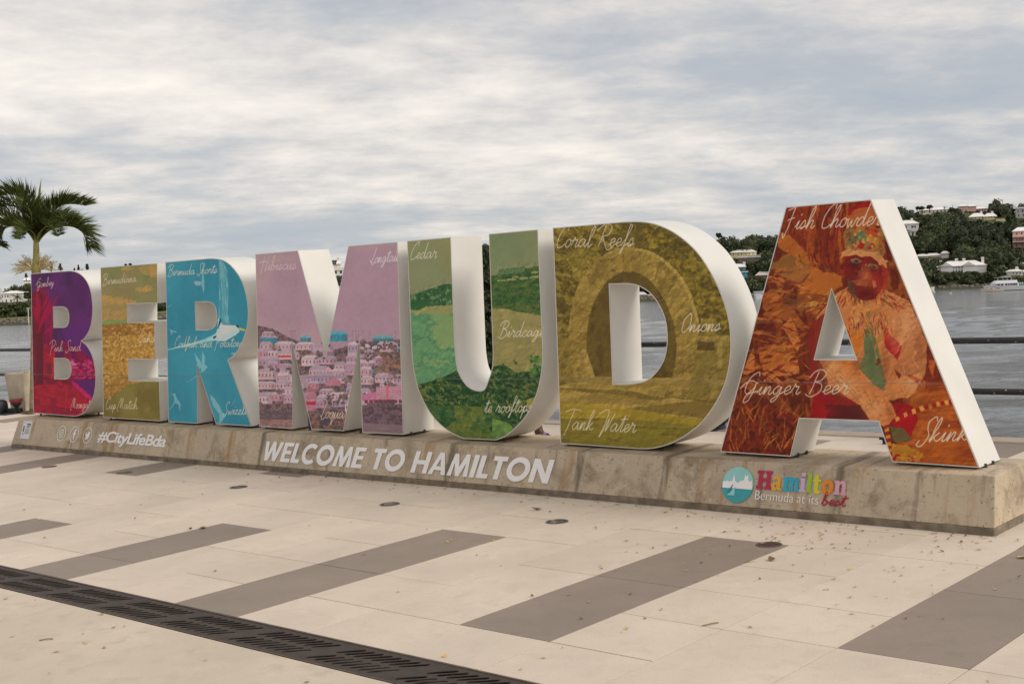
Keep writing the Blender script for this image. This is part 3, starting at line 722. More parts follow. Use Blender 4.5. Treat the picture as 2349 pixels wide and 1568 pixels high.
    def line(s, P, w, col, al=1.):
        P = np.asarray(P)
        for a, b in zip(P[:-1], P[1:]):
            x0, x1 = int(max(0, min(a[0], b[0]) - w - 1)), int(min(s.w, max(a[0], b[0]) + w + 2)); y0, y1 = int(max(0, min(a[1], b[1]) - w - 1)), int(min(s.h, max(a[1], b[1]) + w + 2))
            if x1 <= x0 or y1 <= y0: continue
            X, Y = s.xx[y0:y1, x0:x1], s.yy[y0:y1, x0:x1]; d = b - a; L2 = max(d @ d, 1e-9)
            t = np.clip(((X - a[0]) * d[0] + (Y - a[1]) * d[1]) / L2, 0, 1); D = np.hypot(X - a[0] - t * d[0], Y - a[1] - t * d[1])
            m = np.clip(w / 2 - D + .5, 0, 1)
            sl = (slice(y0, y1), slice(x0, x1)); s.mix(sl, m, col, al)
    def stroke(s, pts, w, col, al=1., n=5): s.line([p for p in s.px([(v.x, v.y) for v in catmull(pts, n)])], w * RES, col, al)
    def write(s, word, x0, y0, x1, y1, xh, w=.0062, col=(196, 182, 164), slant=.5):
        """handwritten word with its baseline between two measured points; xh = x-height in zoomed pixels"""
        a, b = s.px([(x0, y0), (x1, y1)]); up = s.px([(x0, y0 - xh)])[0] - a; xh_ = np.hypot(*up)
        st, L_ = script_strokes(word, 0)
        for t_ in st:
            s.line([a + (b - a) * (x / L_) + np.array([y * slant * xh_, (y * 1.12 if y > 1 else y) * xh_]) for x, y in t_], w * RES, col)
    def soft(s, x, y, rx, ry, col, al=.5, rot=0.):
        c = s.px([(x, y)])[0]; ax = s.px([(x + rx, y)])[0] - c; R1 = np.hypot(*ax); ay = s.px([(x, y + ry)])[0] - c; R2 = np.hypot(*ay)
        dx, dy = s.xx - c[0], s.yy - c[1]; X = dx * math.cos(rot) + dy * math.sin(rot); Y = -dx * math.sin(rot) + dy * math.cos(rot)
        m = np.exp(-((X / R1) ** 2 + (Y / R2) ** 2) * 1.4); s.mix((slice(0, s.h), slice(0, s.w)), m, col, al)
    def finish(s, warp=5., relief=.35, fine=.16, sc=26, veil=None):
        """breaks up straight edges and adds the mottled light and dark of a printed photograph"""
        r1, r2 = s.fbm(sc, sc, 3, 31) - .5, s.fbm(sc, sc, 3, 32) - .5; f1, f2 = s.fbm(7, 7, 2, 33) - .5, s.fbm(7, 7, 2, 34) - .5
        X = np.clip(s.xx + r1 * warp * 3.2 + f1 * warp, 0, s.w - 1).astype(int); Y = np.clip(s.yy + r2 * warp * 3.2 + f2 * warp, 0, s.h - 1).astype(int)
        s.a = s.a[Y, X]
        n = s.fbm(sc * .9, sc * .6, 4, 35, .4); g = n - np.roll(np.roll(n, 3, 0), -3, 1); n2 = s.fbm(9, 7, 2, 36); g2 = n2 - np.roll(n2, 1, 0)
        lum = s.a.mean(2); act = np.clip(np.abs(lum - np.roll(lum, 9, 0)) * 8 + np.abs(lum - np.roll(lum, 9, 1)) * 8, 0, 1)
        for _ in range(6): act = (np.roll(act, 4, 0) + np.roll(act, -4, 0) + np.roll(act, 4, 1) + np.roll(act, -4, 1) + act) / 5
        act = np.clip(act * 3, .12, 1)
        s.a = s.a * (1 + (np.clip(g * 7, -1, 1) * relief + np.clip(g2 * 3, -1, 1) * fine) * act)[..., None]
        if veil: s.a = s.a * (1 - veil[1]) + np.array(veil[0]) / 255 * veil[1]
    def material(s, gain):
        n_ = s.fbm(150, 110, 3, 77) * .5 + s.fbm(16, 12, 3, 78) * .3 + np.random.default_rng(9).random((s.h, s.w)) * .2
        hi = s.a.copy()
        for ax in (0, 1): hi = (np.roll(hi, 1, ax) + 2 * hi + np.roll(hi, -1, ax)) / 4
        s.a = hi * (1 + (n_ - .5)[..., None] * .16)
        lin = np.where(s.a <= .04045, s.a / 12.92, ((np.clip(s.a, 0, 1) + .055) / 1.055) ** 2.4)
        lin = np.clip(lin * gain, 0, .85)
        srgb = np.where(lin <= .0031308, lin * 12.92, 1.055 * lin ** (1 / 2.4) - .055)
        im = bpy.data.images.new(s.name, s.w, s.h)
        px = np.ones((s.h, s.w, 4), np.float32); px[..., :3] = srgb; im.pixels.foreach_set(px.ravel()); im.update(); im.pack()
        m = bpy.data.materials.new(s.name); m.use_nodes = True; t = m.node_tree; b = t.nodes['Principled BSDF']
        ti = t.nodes.new('ShaderNodeTexImage'); ti.image = im; ti.extension = 'EXTEND'
        uvn = t.nodes.new('ShaderNodeUVMap'); uvn.uv_map = 'UVMap'; t.links.new(uvn.outputs[0], ti.inputs[0])
        t.links.new(ti.outputs[0], b.inputs['Base Color']); b.inputs['Roughness'].default_value = .5; b.inputs['Specular IOR Level'].default_value = .18
        return m
def paint_B(p):
    p.tex(None, [(66, 30, 72), (86, 36, 92)], 200, seed=1)
    p.tex([(283, 280), (400, 200), (480, 420), (480, 720), (640, 720), (900, 740), (900, 1300), (283, 1400)], [(112, 14, 54), (134, 14, 58), (88, 22, 66)], 60, 120, seed=2, al=.9)
    p.poly([(560, 590), (850, 560), (860, 900), (700, 770), (600, 720)], (84, 32, 100), .8, 3)
    p.tex([(283, 720), (500, 760), (500, 1050), (620, 1100), (850, 1250), (840, 1420), (283, 1420)], [(138, 20, 42), (156, 28, 44), (126, 18, 48)], 90, 40, seed=3)
    p.tex([(290, 290), (350, 240), (410, 330), (400, 700), (395, 1110), (300, 1130)], [(98, 16, 34), (122, 14, 44), (74, 24, 34)], 18, 120, seed=4)
    for x0, y0, x1, y1, w in ((345, 640, 440, 370, 16), (400, 640, 560, 560, 14), (390, 560, 545, 270, 12), (360, 520, 330, 250, 22), (410, 640, 500, 560, 10), (420, 470, 470, 330, 14), (350, 560, 300, 380, 16), (380, 450, 455, 250, 13)):
        p.leaf(x0, y0, x1, y1, w, (150, 8, 58), .85)
    p.poly([(325, 640), (390, 640), (395, 1110), (345, 1110)], (84, 20, 34), .85, 2)
    p.poly([(640, 1080), (870, 1060), (870, 1230), (850, 1250)], (80, 28, 92), .95, 2)
    p.poly([(650, 1075), (700, 1100), (850, 1245), (840, 1262), (670, 1130)], (190, 24, 92), .8, 1)
    p.spots([(640, 880), (868, 880), (872, 1060), (650, 1060)], [(170, 26, 82), (104, 10, 50), (146, 24, 74), (180, 60, 108)], 150, 7, 5, 2.2)
    p.poly([(640, 893), (668, 898), (705, 935), (655, 940)], (196, 110, 150), .8)
    p.poly([(655, 950), (715, 955), (710, 968), (655, 968)], (190, 100, 140), .7)
    p.spots([(400, 1050), (640, 1070), (630, 1110), (400, 1100)], [(120, 12, 32), (96, 20, 40)], 25, 14, 8, 2)
    p.poly([(430, 930), (470, 930), (470, 1020), (430, 1020)], (86, 28, 40), .7, 2)
    p.finish(1.6, .10, .05)
    p.write('Gombey', 335, 232, 490, 208, 30); p.write('Pink Sand', 455, 812, 735, 805, 36); p.write('Moongate', 655, 1330, 835, 1325, 36)
def paint_E(p):
    p.tex(None, [(112, 116, 72), (128, 118, 76)], 200, seed=1)
    p.tex([(918, 280), (1000, 330), (1240, 360), (1240, 550), (918, 560)], [(150, 122, 70), (160, 128, 76), (138, 122, 72)], 90, 40, seed=2)
    for cx, cy, rx, ry in ((1150, 60, 60, 22), (1340, 70, 75, 45), (1400, 110, 40, 30), (1300, 250, 75, 24), (1350, 240, 50, 30), (1080, 345, 90, 30), (980, 330, 50, 30), (1190, 360, 60, 20), (1400, 70, 40, 60)):
        p.poly([(cx + rx * math.cos(a * .5) * random.uniform(.8, 1.1), cy + ry * math.sin(a * .5) * random.uniform(.8, 1.1)) for a in range(13)], (172, 134, 72), .6)
    p.poly([(930, 530), (1180, 530), (1180, 570), (1060, 585), (930, 590)], (112, 134, 76), .9, 2)
    town = [(930, 600), (1165, 560), (1420, 545), (1430, 900), (1300, 1085), (1000, 1240), (940, 1240)]
    p.tex(town, [(142, 104, 46), (168, 130, 62), (150, 112, 50), (178, 142, 76)], 14, 9, seed=3)
    p.tex([(930, 570), (1420, 545), (1420, 650), (930, 680)], [(132, 90, 42), (150, 108, 50), (116, 84, 40)], 16, 8, seed=5)
    p.spots(town, [(190, 154, 86), (126, 90, 40), (192, 148, 68), (160, 120, 50), (114, 86, 42)], 420, 8, 5, 1.8, rot=-.1, al=.6)
    for k in range(11): p.poly([(945, 1130 + k * 11), (1200, 985 + k * 13), (1200, 990 + k * 13), (945, 1136 + k * 11)], (110, 78, 34), .7)
    p.tex([(940, 1245), (1010, 1225), (1175, 1120), (1310, 1080), (1480, 1070), (1480, 1460), (940, 1430)], [(104, 92, 44), (120, 108, 54)], 120, seed=6)
    p.finish(1.2, .10, .05)
    p.write('Bermudiana', 935, 205, 1240, 175, 34); p.write('Cahow', 1260, 730, 1440, 725, 36); p.write('Cup Match', 960, 1335, 1250, 1335, 38)
def bird(p, pts, col=(140, 178, 182), al=.62): p.poly(pts, col, al)
def paint_R(p):
    p.tex(None, [(46, 120, 140), (54, 130, 148)], 220, seed=1)
    p.tex([(520, 110), (560, 130), (600, 200), (608, 400), (600, 560), (620, 650), (540, 650), (522, 600), (530, 440), (528, 240)], [(82, 146, 154), (124, 168, 170), (64, 134, 148)], 18, 80, seed=2, al=.85)
    p.poly([(520, 600), (560, 655), (620, 660), (668, 662), (695, 690), (700, 712), (670, 740), (610, 775), (560, 795), (500, 785), (480, 760), (510, 710)], (168, 188, 184), .95)
    p.poly([(540, 660), (640, 660), (660, 690), (590, 730), (530, 740)], (186, 186, 182), .8)
    p.poly([(662, 654), (690, 664), (694, 685), (676, 676)], (20, 52, 66)); p.poly([(695, 680), (748, 698), (745, 706), (700, 702)], (190, 176, 60))
    p.poly([(500, 730), (410, 775), (100, 862), (102, 868), (420, 800), (520, 780)], (150, 188, 190), .85)
    p.poly([(535, 600), (548, 620), (520, 690), (512, 690)], (24, 66, 80)); p.poly([(480, 755), (510, 745), (500, 768), (478, 770)], (28, 62, 76))
    bird(p, [(320, 297), (350, 295), (375, 300), (372, 330), (330, 328)], (186, 178, 180)); bird(p, [(390, 200), (402, 260), (408, 330), (400, 400), (388, 345), (370, 310), (385, 290)])
    bird(p, [(322, 880), (345, 920), (375, 960), (385, 1010), (365, 1020), (340, 960)]); bird(p, [(390, 872), (412, 920), (408, 985), (435, 1005), (400, 1045), (375, 1055), (385, 960)])
    bird(p, [(255, 1138), (340, 1078), (345, 1084), (256, 1142)], al=.5)
    bird(p, [(128, 1232), (165, 1226), (182, 1275), (208, 1310), (205, 1380), (190, 1320), (165, 1305), (115, 1365), (112, 1362), (160, 1295), (150, 1245)])
    bird(p, [(450, 1235), (490, 1265), (530, 1330), (555, 1385), (590, 1400), (560, 1450), (530, 1480), (530, 1400), (480, 1330)]); bird(p, [(105, 690), (140, 700), (178, 712), (170, 722), (145, 712), (130, 748), (128, 712)])
    bird(p, [(620, 897), (650, 885), (668, 890), (655, 905)]); bird(p, [(100, 505), (140, 488), (141, 491), (102, 510)], al=.6); bird(p, [(635, 1320), (668, 1270), (672, 1272), (640, 1325)], al=.4)
    p.finish(.9, .03, .03)
    p.write('Bermuda Shorts', 100, 248, 510, 225, 32); p.write('Codfish and Potatoes', 155, 845, 720, 838, 34); p.write('Swizzle', 560, 1400, 765, 1400, 38)
def paint_M(p):
    p.tex(None, [(150, 122, 134), (160, 132, 136), (154, 124, 138)], 330, 260, seed=3, octv=2)
    p.tex([(60, 700), (200, 730), (330, 800), (600, 900), (850, 830), (1180, 800), (1180, 1520), (60, 1480)], [(66, 52, 56), (96, 78, 78), (130, 96, 92), (58, 56, 60)], 20, 14, seed=4)
    p.spots([(90, 950), (170, 960), (165, 1060), (90, 1060)], [(150, 92, 52), (120, 80, 60)], 20, 14, 3); p.spots([(960, 880), (1140, 880), (1140, 1060), (970, 1050)], [(120, 84, 62), (140, 100, 70), (84, 62, 58)], 60, 13, 4)
    r = random.Random(5)
    teal = (30, 130, 150); pinks = [(166, 134, 146), (176, 146, 156), (156, 124, 140), (172, 122, 136), (150, 130, 150), (178, 150, 150), (184, 160, 164)]
    def house(x, y, w, h, c, rc=None):
        rc = rc or r.choice([(170, 152, 160), (160, 142, 154), (182, 166, 170), (150, 134, 148)])
        p.poly([(x, y), (x + w, y), (x + w, y + h), (x, y + h)], c); p.poly([(x + w * .72, y), (x + w, y), (x + w, y + h), (x + w * .72, y + h)], tuple(int(v * .86) for v in c))
        p.poly([(x - 4, y + 2), (x + w * .2, y - h * .42), (x + w * .8, y - h * .42), (x + w + 4, y + 2)], rc); p.poly([(x - 4, y + 1), (x + w + 4, y + 1), (x + w + 4, y + 4), (x - 4, y + 4)], (120, 92, 108), .7)
        n = max(2, int(w / 24))
        for i in range(n):
            wx = x + w * (i + .5) / n; p.poly([(wx - 4, y + h * .3), (wx + 4, y + h * .3), (wx + 4, y + h * .62), (wx - 4, y + h * .62)], r.choice([(86, 60, 80), (104, 74, 92), (140, 60, 80)]))
    for x, y, w, h, c, rc in ((105, 795, 130, 50, teal, (150, 140, 156)), (120, 760, 90, 25, pinks[0], None), (400, 795, 80, 45, (60, 122, 136), (100, 150, 160)), (620, 768, 130, 55, teal, (70, 150, 165)), (935, 798, 155, 50, (40, 120, 126), (90, 150, 156)), (1045, 870, 95, 26, teal, (160, 158, 172)), (860, 1022, 105, 34, (70, 130, 158), (160, 160, 176)), (100, 1205, 150, 28, (60, 134, 146), None)): house(x, y, w, h, c, rc)
    y = 850
    while y < 1310:
        x = 85 + r.uniform(-30, 20)
        while x < 1160:
            w = r.uniform(80, 170); h = r.uniform(40, 66)
            skip = (x > 960 and y < 1060) or (y > 1260 and x > 860) or (480 < x < 700 and y < 900) or r.random() < .27
            if not skip: house(x, y + r.uniform(-12, 12), w, h, r.choice(pinks))
            x += w * r.uniform(.72, 1.15)
        y += 47
    for i in range(46):
        x, y = r.uniform(90, 1150), r.uniform(830, 1300)
        p.spots([(x - 30, y - 14), (x + 30, y - 18), (x + 34, y + 16), (x - 28, y + 18)], [(74, 64, 66), (98, 80, 74), (60, 60, 62), (120, 92, 74)], 9, 9, i, 1.2, .85)
    p.poly([(235, 925), (335, 925), (335, 942), (235, 942)], (176, 64, 62)); p.poly([(960, 1160), (1150, 1150), (1150, 1250), (960, 1250)], (176, 122, 138), .9); p.poly([(860, 1215), (960, 1190), (960, 1250), (860, 1250)], (170, 96, 128))
    p.poly([(1035, 1140), (1050, 1140), (1050, 1250), (1035, 1250)], (188, 84, 104)); p.poly([(445, 1170), (520, 1170), (520, 1330), (445, 1330)], (170, 98, 116), .7); p.poly([(445, 1265), (515, 1265), (515, 1290), (445, 1290)], (160, 30, 50))
    p.poly([(570, 1050), (610, 1008), (650, 1045)], (190, 150, 158)); p.poly([(590, 1120), (660, 1085), (700, 1120), (700, 1150), (590, 1150)], (170, 106, 122))
    for i in range(8): p.poly([(875 + i * 36, 1253), (900 + i * 36, 1254), (900 + i * 36, 1278), (875 + i * 36, 1277)], (96, 40, 58))
    for x in (333, 345, 360, 783, 812, 828, 862, 912, 1100): p.poly([(x, 740), (x + 3, 740), (x + 3, 830), (x, 830)], (104, 84, 98), .7); p.poly([(x - 8, 744), (x + 10, 744), (x + 10, 747), (x - 8, 747)], (104, 84, 98), .6)
    p.tex([(90, 1330), (350, 1335), (350, 1400), (90, 1395)], [(84, 68, 72), (70, 62, 66), (110, 84, 84)], 18, 8, seed=8)
    p.tex([(90, 1395), (360, 1400), (360, 1475), (90, 1460)], [(128, 92, 88), (150, 112, 108), (110, 86, 76)], 40, 8, seed=9)
    p.tex([(455, 1335), (760, 1340), (730, 1490), (470, 1490)], [(72, 56, 64), (130, 92, 66), (58, 50, 64)], 26, 16, seed=7)
    p.tex([(845, 1290), (1180, 1310), (1180, 1440), (845, 1430)], [(66, 52, 60), (88, 68, 78), (104, 80, 88), (60, 48, 54)], 26, 14, seed=10)
    p.tex([(845, 1420), (1180, 1440), (1180, 1530), (845, 1520)], [(124, 100, 102), (110, 88, 92)], 60, 10, seed=11)
    p.finish(.45, .06, .06, 20, ((160, 138, 152), .16))
    p.write('Hibiscus', 110, 300, 368, 292, 38, col=(200, 178, 172)); p.write('Longtail', 915, 250, 1120, 232, 40, col=(206, 190, 190)); p.write('Loquat', 545, 1385, 745, 1390, 44)
def paint_U(p):
    p.tex(None, [(128, 126, 84), (118, 124, 90)], 240, seed=1)
    p.tex([(660, 60), (1040, 40), (1040, 400), (660, 400)], [(104, 120, 84), (118, 124, 88)], 160, seed=2)
    p.tex([(110, 610), (440, 590), (470, 1120), (110, 1150)], [(82, 130, 92), (98, 136, 92), (72, 120, 86), (114, 138, 90)], 110, 60, seed=3)
    p.poly([(110, 600), (220, 590), (430, 580), (430, 640), (120, 640)], (136, 130, 82), .8, 2)
    p.tex([(118, 515), (200, 490), (340, 440), (430, 432), (430, 580), (118, 600)], [(40, 74, 44), (60, 96, 56), (34, 66, 44), (96, 120, 80)], 16, 12, seed=4)
    p.poly([(118, 560), (215, 560), (220, 605), (118, 620)], (40, 82, 40), .9, 3)
    hill = [(680, 380), (760, 370), (1040, 300), (1040, 655), (960, 645), (820, 630), (790, 612), (690, 606)]
    p.tex(hill, [(40, 72, 40), (66, 92, 46), (50, 80, 42), (80, 96, 50)], 18, 12, seed=5); p.spots(hill, [(38, 68, 40), (76, 98, 50), (90, 88, 48)], 200, 8, 3, 1.6, al=.6)
    p.poly([(735, 338), (920, 315), (920, 352), (735, 374)], (70, 94, 60)); [p.poly([(738 + i * 10, 340 - i), (742 + i * 10, 340 - i), (742 + i * 10, 370 - i), (738 + i * 10, 370 - i)], (104, 120, 84)) for i in range(18)]
    for x, y, w in ((725, 408, 60), (790, 402, 70), (880, 392, 60), (950, 385, 70), (830, 385, 40), (960, 352, 50)): p.poly([(x, y), (x + w, y - 6), (x + w, y + 6), (x, y + 12)], (140, 140, 92), .85, 1)
    p.tex([(690, 606), (790, 612), (960, 645), (1050, 655), (1050, 960), (950, 1050), (690, 1040)], [(134, 124, 76), (122, 118, 72), (140, 128, 80)], 130, 50, seed=6)
    p.poly([(835, 962), (862, 975), (875, 1002), (850, 995)], (74, 82, 44))
    rocks = [(150, 1150), (230, 1120), (330, 1090), (440, 1040), (560, 1150), (680, 1040), (700, 1010), (770, 990), (850, 1050), (950, 1045), (1060, 1060), (1060, 1400), (850, 1560), (300, 1560), (180, 1300)]
    p.tex(rocks, [(22, 50, 32), (30, 64, 38), (70, 90, 44), (38, 70, 38), (24, 52, 34), (96, 106, 54)], 26, 13, seed=7, lo=.3, hi=.7, rot=.3, octv=5)
    p.spots(rocks, [(112, 116, 62), (22, 50, 32), (84, 100, 50), (28, 62, 38), (22, 44, 30)], 520, 8, 5, 2.6, rot=.5, al=.6)
    p.spots([(950, 940), (1045, 935), (1040, 1060), (960, 1050)], [(60, 104, 48), (40, 80, 44), (84, 120, 54)], 60, 10, 6)
    p.tex([(200, 1290), (440, 1285), (445, 1350), (400, 1420), (330, 1440), (240, 1340)], [(34, 70, 42), (52, 88, 46), (74, 96, 48)], 30, 12, seed=8, al=.75)
    p.tex([(420, 1280), (620, 1290), (640, 1400), (700, 1490), (600, 1560), (330, 1460), (440, 1380)], [(92, 102, 44), (106, 112, 48), (70, 92, 42)], 40, 24, seed=9, al=.8)
    p.tex([(575, 1380), (700, 1260), (745, 1300), (720, 1430), (620, 1430)], [(34, 70, 44), (60, 90, 48), (84, 100, 50)], 24, 12, seed=10, al=.7)
    p.tex([(930, 1240), (1000, 1215), (960, 1310), (930, 1290)], [(138, 132, 70), (120, 122, 64)], 30, 12, seed=11)
    p.tex([(690, 1370), (800, 1400), (840, 1440), (760, 1510), (690, 1510)], [(100, 128, 64), (80, 110, 56)], 24, 20, seed=12)
    p.finish(1.3, .10, .07)
    p.write('Cedar', 115, 265, 300, 255, 42); p.write('Birdcage', 735, 805, 1045, 800, 40); p.write('te rooftops', 630, 1330, 960, 1325, 42)
def paint_D(p):
    p.tex(None, [(84, 72, 32), (104, 90, 38), (76, 64, 30), (122, 106, 44)], 50, 40, seed=1, octv=5)
    p.spots([(80, 90), (520, 90), (340, 400), (200, 600), (100, 700)], [(124, 108, 44), (90, 76, 32), (146, 126, 54), (74, 62, 28)], 320, 13, 3, 2.4, rot=.6, al=.6)
    p.spots([(640, 80), (900, 200), (1240, 620), (1240, 780), (1000, 640), (800, 300)], [(120, 102, 36), (86, 72, 30), (140, 118, 40), (70, 60, 28)], 300, 13, 4, 1.4, al=.55)
    for i in range(26): a = rad(i * 14); p.leaf(250, 300, 250 + 140 * math.cos(a), 300 + 130 * math.sin(a), 7, (130, 114, 48), .5)
    p.tex([(100, 810), (240, 800), (300, 900), (300, 1120), (120, 1110)], [(116, 98, 44), (128, 108, 50), (104, 88, 40)], 40, 30, seed=5)
    p.tex([(960, 790), (1240, 790), (1240, 1210), (940, 1210)], [(120, 102, 48), (108, 92, 42), (132, 112, 56)], 50, 34, seed=6)
    p.poly([(960, 800), (1240, 795), (1240, 822), (975, 824)], (140, 120, 58), .8, 1); p.poly([(995, 835), (1130, 835), (1130, 890), (995, 890)], (78, 62, 32), .9, 1); p.poly([(1140, 822), (1175, 822), (1175, 1010), (1150, 1010)], (142, 122, 62), .7, 1)
    p.poly([(1050, 545), (1235, 540), (1235, 556), (1050, 562)], (140, 120, 46), .6, 2); p.poly([(1030, 675), (1140, 680), (1130, 740), (1040, 740)], (132, 112, 50), .6, 2)
    # stone ring (moon gate)
    ci, co = (560, 800), (600, 780)
    def ell(cx, cy, rx, ry, a): return (cx + rx * math.cos(a), cy - ry * math.sin(a))
    inner = [(370, 1135), (330, 1050), (303, 920), (300, 780), (318, 660), (360, 550), (425, 450), (520, 385), (600, 380), (690, 420), (770, 510), (830, 620), (868, 740), (882, 870), (872, 990), (840, 1110), (805, 1190)]
    outer = [(230, 1110), (205, 1000), (190, 900), (182, 760), (195, 640), (235, 490), (320, 350), (440, 255), (580, 225), (720, 250), (840, 330), (940, 450), (1000, 600), (1030, 740), (1010, 900), (985, 1060), (940, 1200)]
    ii = [(v.x, v.y) for v in catmull(inner, 4)]; oo = [(v.x, v.y) for v in catmull(outer, 4)]
    p.tex(oo + ii[::-1], [(128, 106, 50), (142, 118, 58), (114, 94, 44)], 34, 26, seed=8)
    n = len(ii) - 1
    for k in range(0, n, 2):
        a, b = np.array(ii[k]), np.array(oo[k]); q = a + (b - a) * .0; c = b * .97 + a * .03
        p.poly([tuple(q), tuple(c), (c[0] + 3, c[1] + 3), (q[0] + 3, q[1] + 3)], (92, 76, 34), .75)
        if k % 4 == 0: c2 = np.array(ii[min(k + 2, n)]); d2 = np.array(oo[min(k + 2, n)]); p.poly([tuple(a), tuple(b), tuple(d2), tuple(c2)], (150, 126, 62) if k % 8 else (112, 92, 42), .35)
    p.poly(oo[30:52] + [(x - 18, y + 14) for x, y in oo[30:52]][::-1], (158, 134, 70), .7)
    p.poly([(485, 225), (530, 225), (530, 385), (485, 382)], (140, 116, 54), .9, 1); p.poly([(538, 240), (590, 215), (588, 380), (540, 385)], (132, 110, 50), .7, 1)
    p.tex([(303, 900), (300, 780), (318, 660), (360, 550), (425, 450), (520, 385), (600, 380), (690, 420), (770, 510), (830, 620), (868, 740), (882, 870), (860, 1060), (720, 1080), (350, 1080), (330, 1050)], [(84, 68, 32), (94, 78, 36), (78, 62, 30)], 60, 90, seed=9)
    p.poly([(272, 880), (300, 890), (375, 1120), (350, 1130), (290, 980)], (150, 126, 66), .85, 1)
    p.tex([(120, 1120), (360, 1060), (860, 1070), (800, 1190), (1180, 1240), (1240, 1400), (100, 1400)], [(140, 118, 56), (124, 104, 50), (150, 126, 62)], 160, 30, seed=10)
    p.poly([(120, 1135), (370, 1140), (620, 1160), (850, 1195), (780, 1215), (430, 1170), (120, 1145)], (98, 82, 38), .8, 2); p.poly([(540, 1272), (850, 1230), (1240, 1190), (1240, 1300), (1100, 1340)], (104, 86, 40), .8, 2)
    p.tex([(110, 1230), (400, 1250), (700, 1285), (1060, 1350), (1000, 1420), (110, 1420)], [(146, 124, 44), (130, 112, 38)], 140, 16, seed=11)
    p.tex([(110, 1330), (500, 1330), (1060, 1380), (900, 1550), (110, 1550)], [(108, 98, 38), (122, 108, 40), (98, 88, 36)], 120, 14, seed=12)
    p.finish(1.0, .13, .09)
    p.write('Coral Reefs', 95, 222, 600, 215, 50); p.write('Onions', 905, 772, 1160, 762, 46); p.write('Tank Water', 155, 1400, 610, 1422, 50)
def paint_A(p):
    p.tex(None, [(76, 30, 18), (104, 46, 20), (82, 26, 20), (124, 64, 26)], 40, 110, seed=1, octv=4)
    O1, O2, O3, DK, RD = (158, 88, 34), (140, 74, 30), (176, 104, 48), (78, 28, 20), (128, 20, 22)
    r = random.Random(3)
    p.tex([(400, 60), (880, 40), (900, 560), (640, 420), (380, 220)], [(96, 36, 20), (128, 48, 22), (82, 24, 20), (146, 70, 28)], 14, 90, seed=2)
    for pl, c in ((((375, 225), (430, 240), (600, 400), (520, 400), (410, 330), (360, 300)), O1), (((330, 390), (430, 330), (560, 420), (520, 520), (400, 470), (320, 430)), (122, 82, 40)), (((560, 420), (720, 470), (720, 520), (640, 570), (500, 560), (470, 510)), O1),
                  (((270, 560), (330, 540), (440, 640), (520, 740), (500, 760), (380, 700), (280, 640)), O2), (((240, 700), (380, 690), (380, 720), (240, 725)), (112, 60, 36)), (((380, 740), (440, 690), (490, 830), (470, 880)), O3), (((245, 860), (400, 840), (440, 960), (280, 990)), O1), (((270, 1000), (470, 920), (480, 1010), (290, 1020)), O3),
                  (((160, 1000), (230, 860), (235, 980), (200, 1010)), O3), (((390, 580), (500, 600), (505, 660), (430, 640)), (120, 74, 40)), (((240, 760), (330, 780), (335, 800), (240, 775)), (112, 84, 60)), (((150, 1050), (300, 1060), (420, 1180), (500, 1260), (440, 1260), (260, 1150)), (122, 62, 26))):
        p.poly(pl, c, .9, 2.)
    for i in range(240):
        x = r.uniform(160, 520); y = r.uniform(420, 1080)
        if x < 407 - (y - 80) * .27 + 8: continue
        a = r.uniform(-.9, .9) + (0 if r.random() < .5 else math.pi); l = r.uniform(40, 130); p.leaf(x, y, x + l * math.cos(a), y + l * math.sin(a) * .8, r.uniform(3, 12), r.choice([O1, O2, O3, DK, (110, 30, 24), (150, 84, 40), (108, 72, 40)]), .75)
    p.tex([(60, 1300), (140, 1060), (500, 1260), (450, 1480), (40, 1450)], [(92, 30, 20), (112, 42, 22), (74, 28, 20)], 22, 18, seed=4)
    for i in range(120):
        x = r.uniform(60, 450); y = r.uniform(1120, 1450); a = r.uniform(-2.2, -.5); l = r.uniform(40, 120); p.leaf(x, y, x + l * math.cos(a), y + l * math.sin(a), r.uniform(2, 6), r.choice([O1, O2, O3, (150, 84, 40), (100, 60, 24)]), .8)
    for i in range(60):
        x = r.uniform(420, 720); a = rad(80) + r.uniform(-.2, .2); y = r.uniform(80, 380); l = r.uniform(40, 120); p.leaf(x, y, x + l * math.cos(a), y + l * math.sin(a), r.uniform(3, 7), r.choice([(146, 62, 24), (84, 26, 18), (120, 52, 24)]), .6)
    # right-hand ground
    p.tex([(1130, 900), (1400, 900), (1500, 1530), (980, 1500), (1090, 1200)], [(138, 66, 24), (158, 82, 30), (120, 52, 24)], 110, 24, seed=5)
    p.poly([(1180, 820), (1230, 840), (1290, 1040), (1150, 1050)], (98, 34, 22), .9, 2); p.poly([(1200, 930), (1240, 920), (1220, 1020)], (176, 84, 30), .8, 2)
    # seated costumed dancer
    p.poly([(680, 560), (760, 520), (960, 540), (1090, 600), (1130, 700), (1190, 830), (1180, 1000), (1110, 1120), (1000, 1150), (880, 1140), (800, 1160), (640, 1050), (580, 900), (560, 760), (580, 680)], (170, 106, 62), .98, 1)      # sleeves and chest
    p.poly([(565, 1100), (740, 1130), (900, 1180), (1040, 1160), (1110, 1190), (1140, 1260), (940, 1290), (540, 1250)], (128, 20, 24), 1, 1)
    p.poly([(630, 1170), (820, 1180), (900, 1250), (880, 1270), (630, 1255)], (76, 26, 24), 1, 1)
    p.poly([(700, 1010), (760, 990), (800, 900), (850, 790), (780, 760), (720, 720), (720, 930)], (172, 96, 34), .95, 1)
    p.poly([(840, 760), (880, 740), (930, 900), (965, 1050), (950, 1100), (870, 1050), (790, 1010), (840, 900)], (92, 98, 62), 1, 1)     # green waistcoat
    p.poly([(900, 760), (960, 740), (1010, 880), (1040, 1000), (1000, 1060), (965, 1050), (930, 900)], (172, 108, 62), 1, 1)
    p.poly([(950, 750), (1050, 860), (1030, 930), (960, 860)], (144, 18, 24), 1, 1)
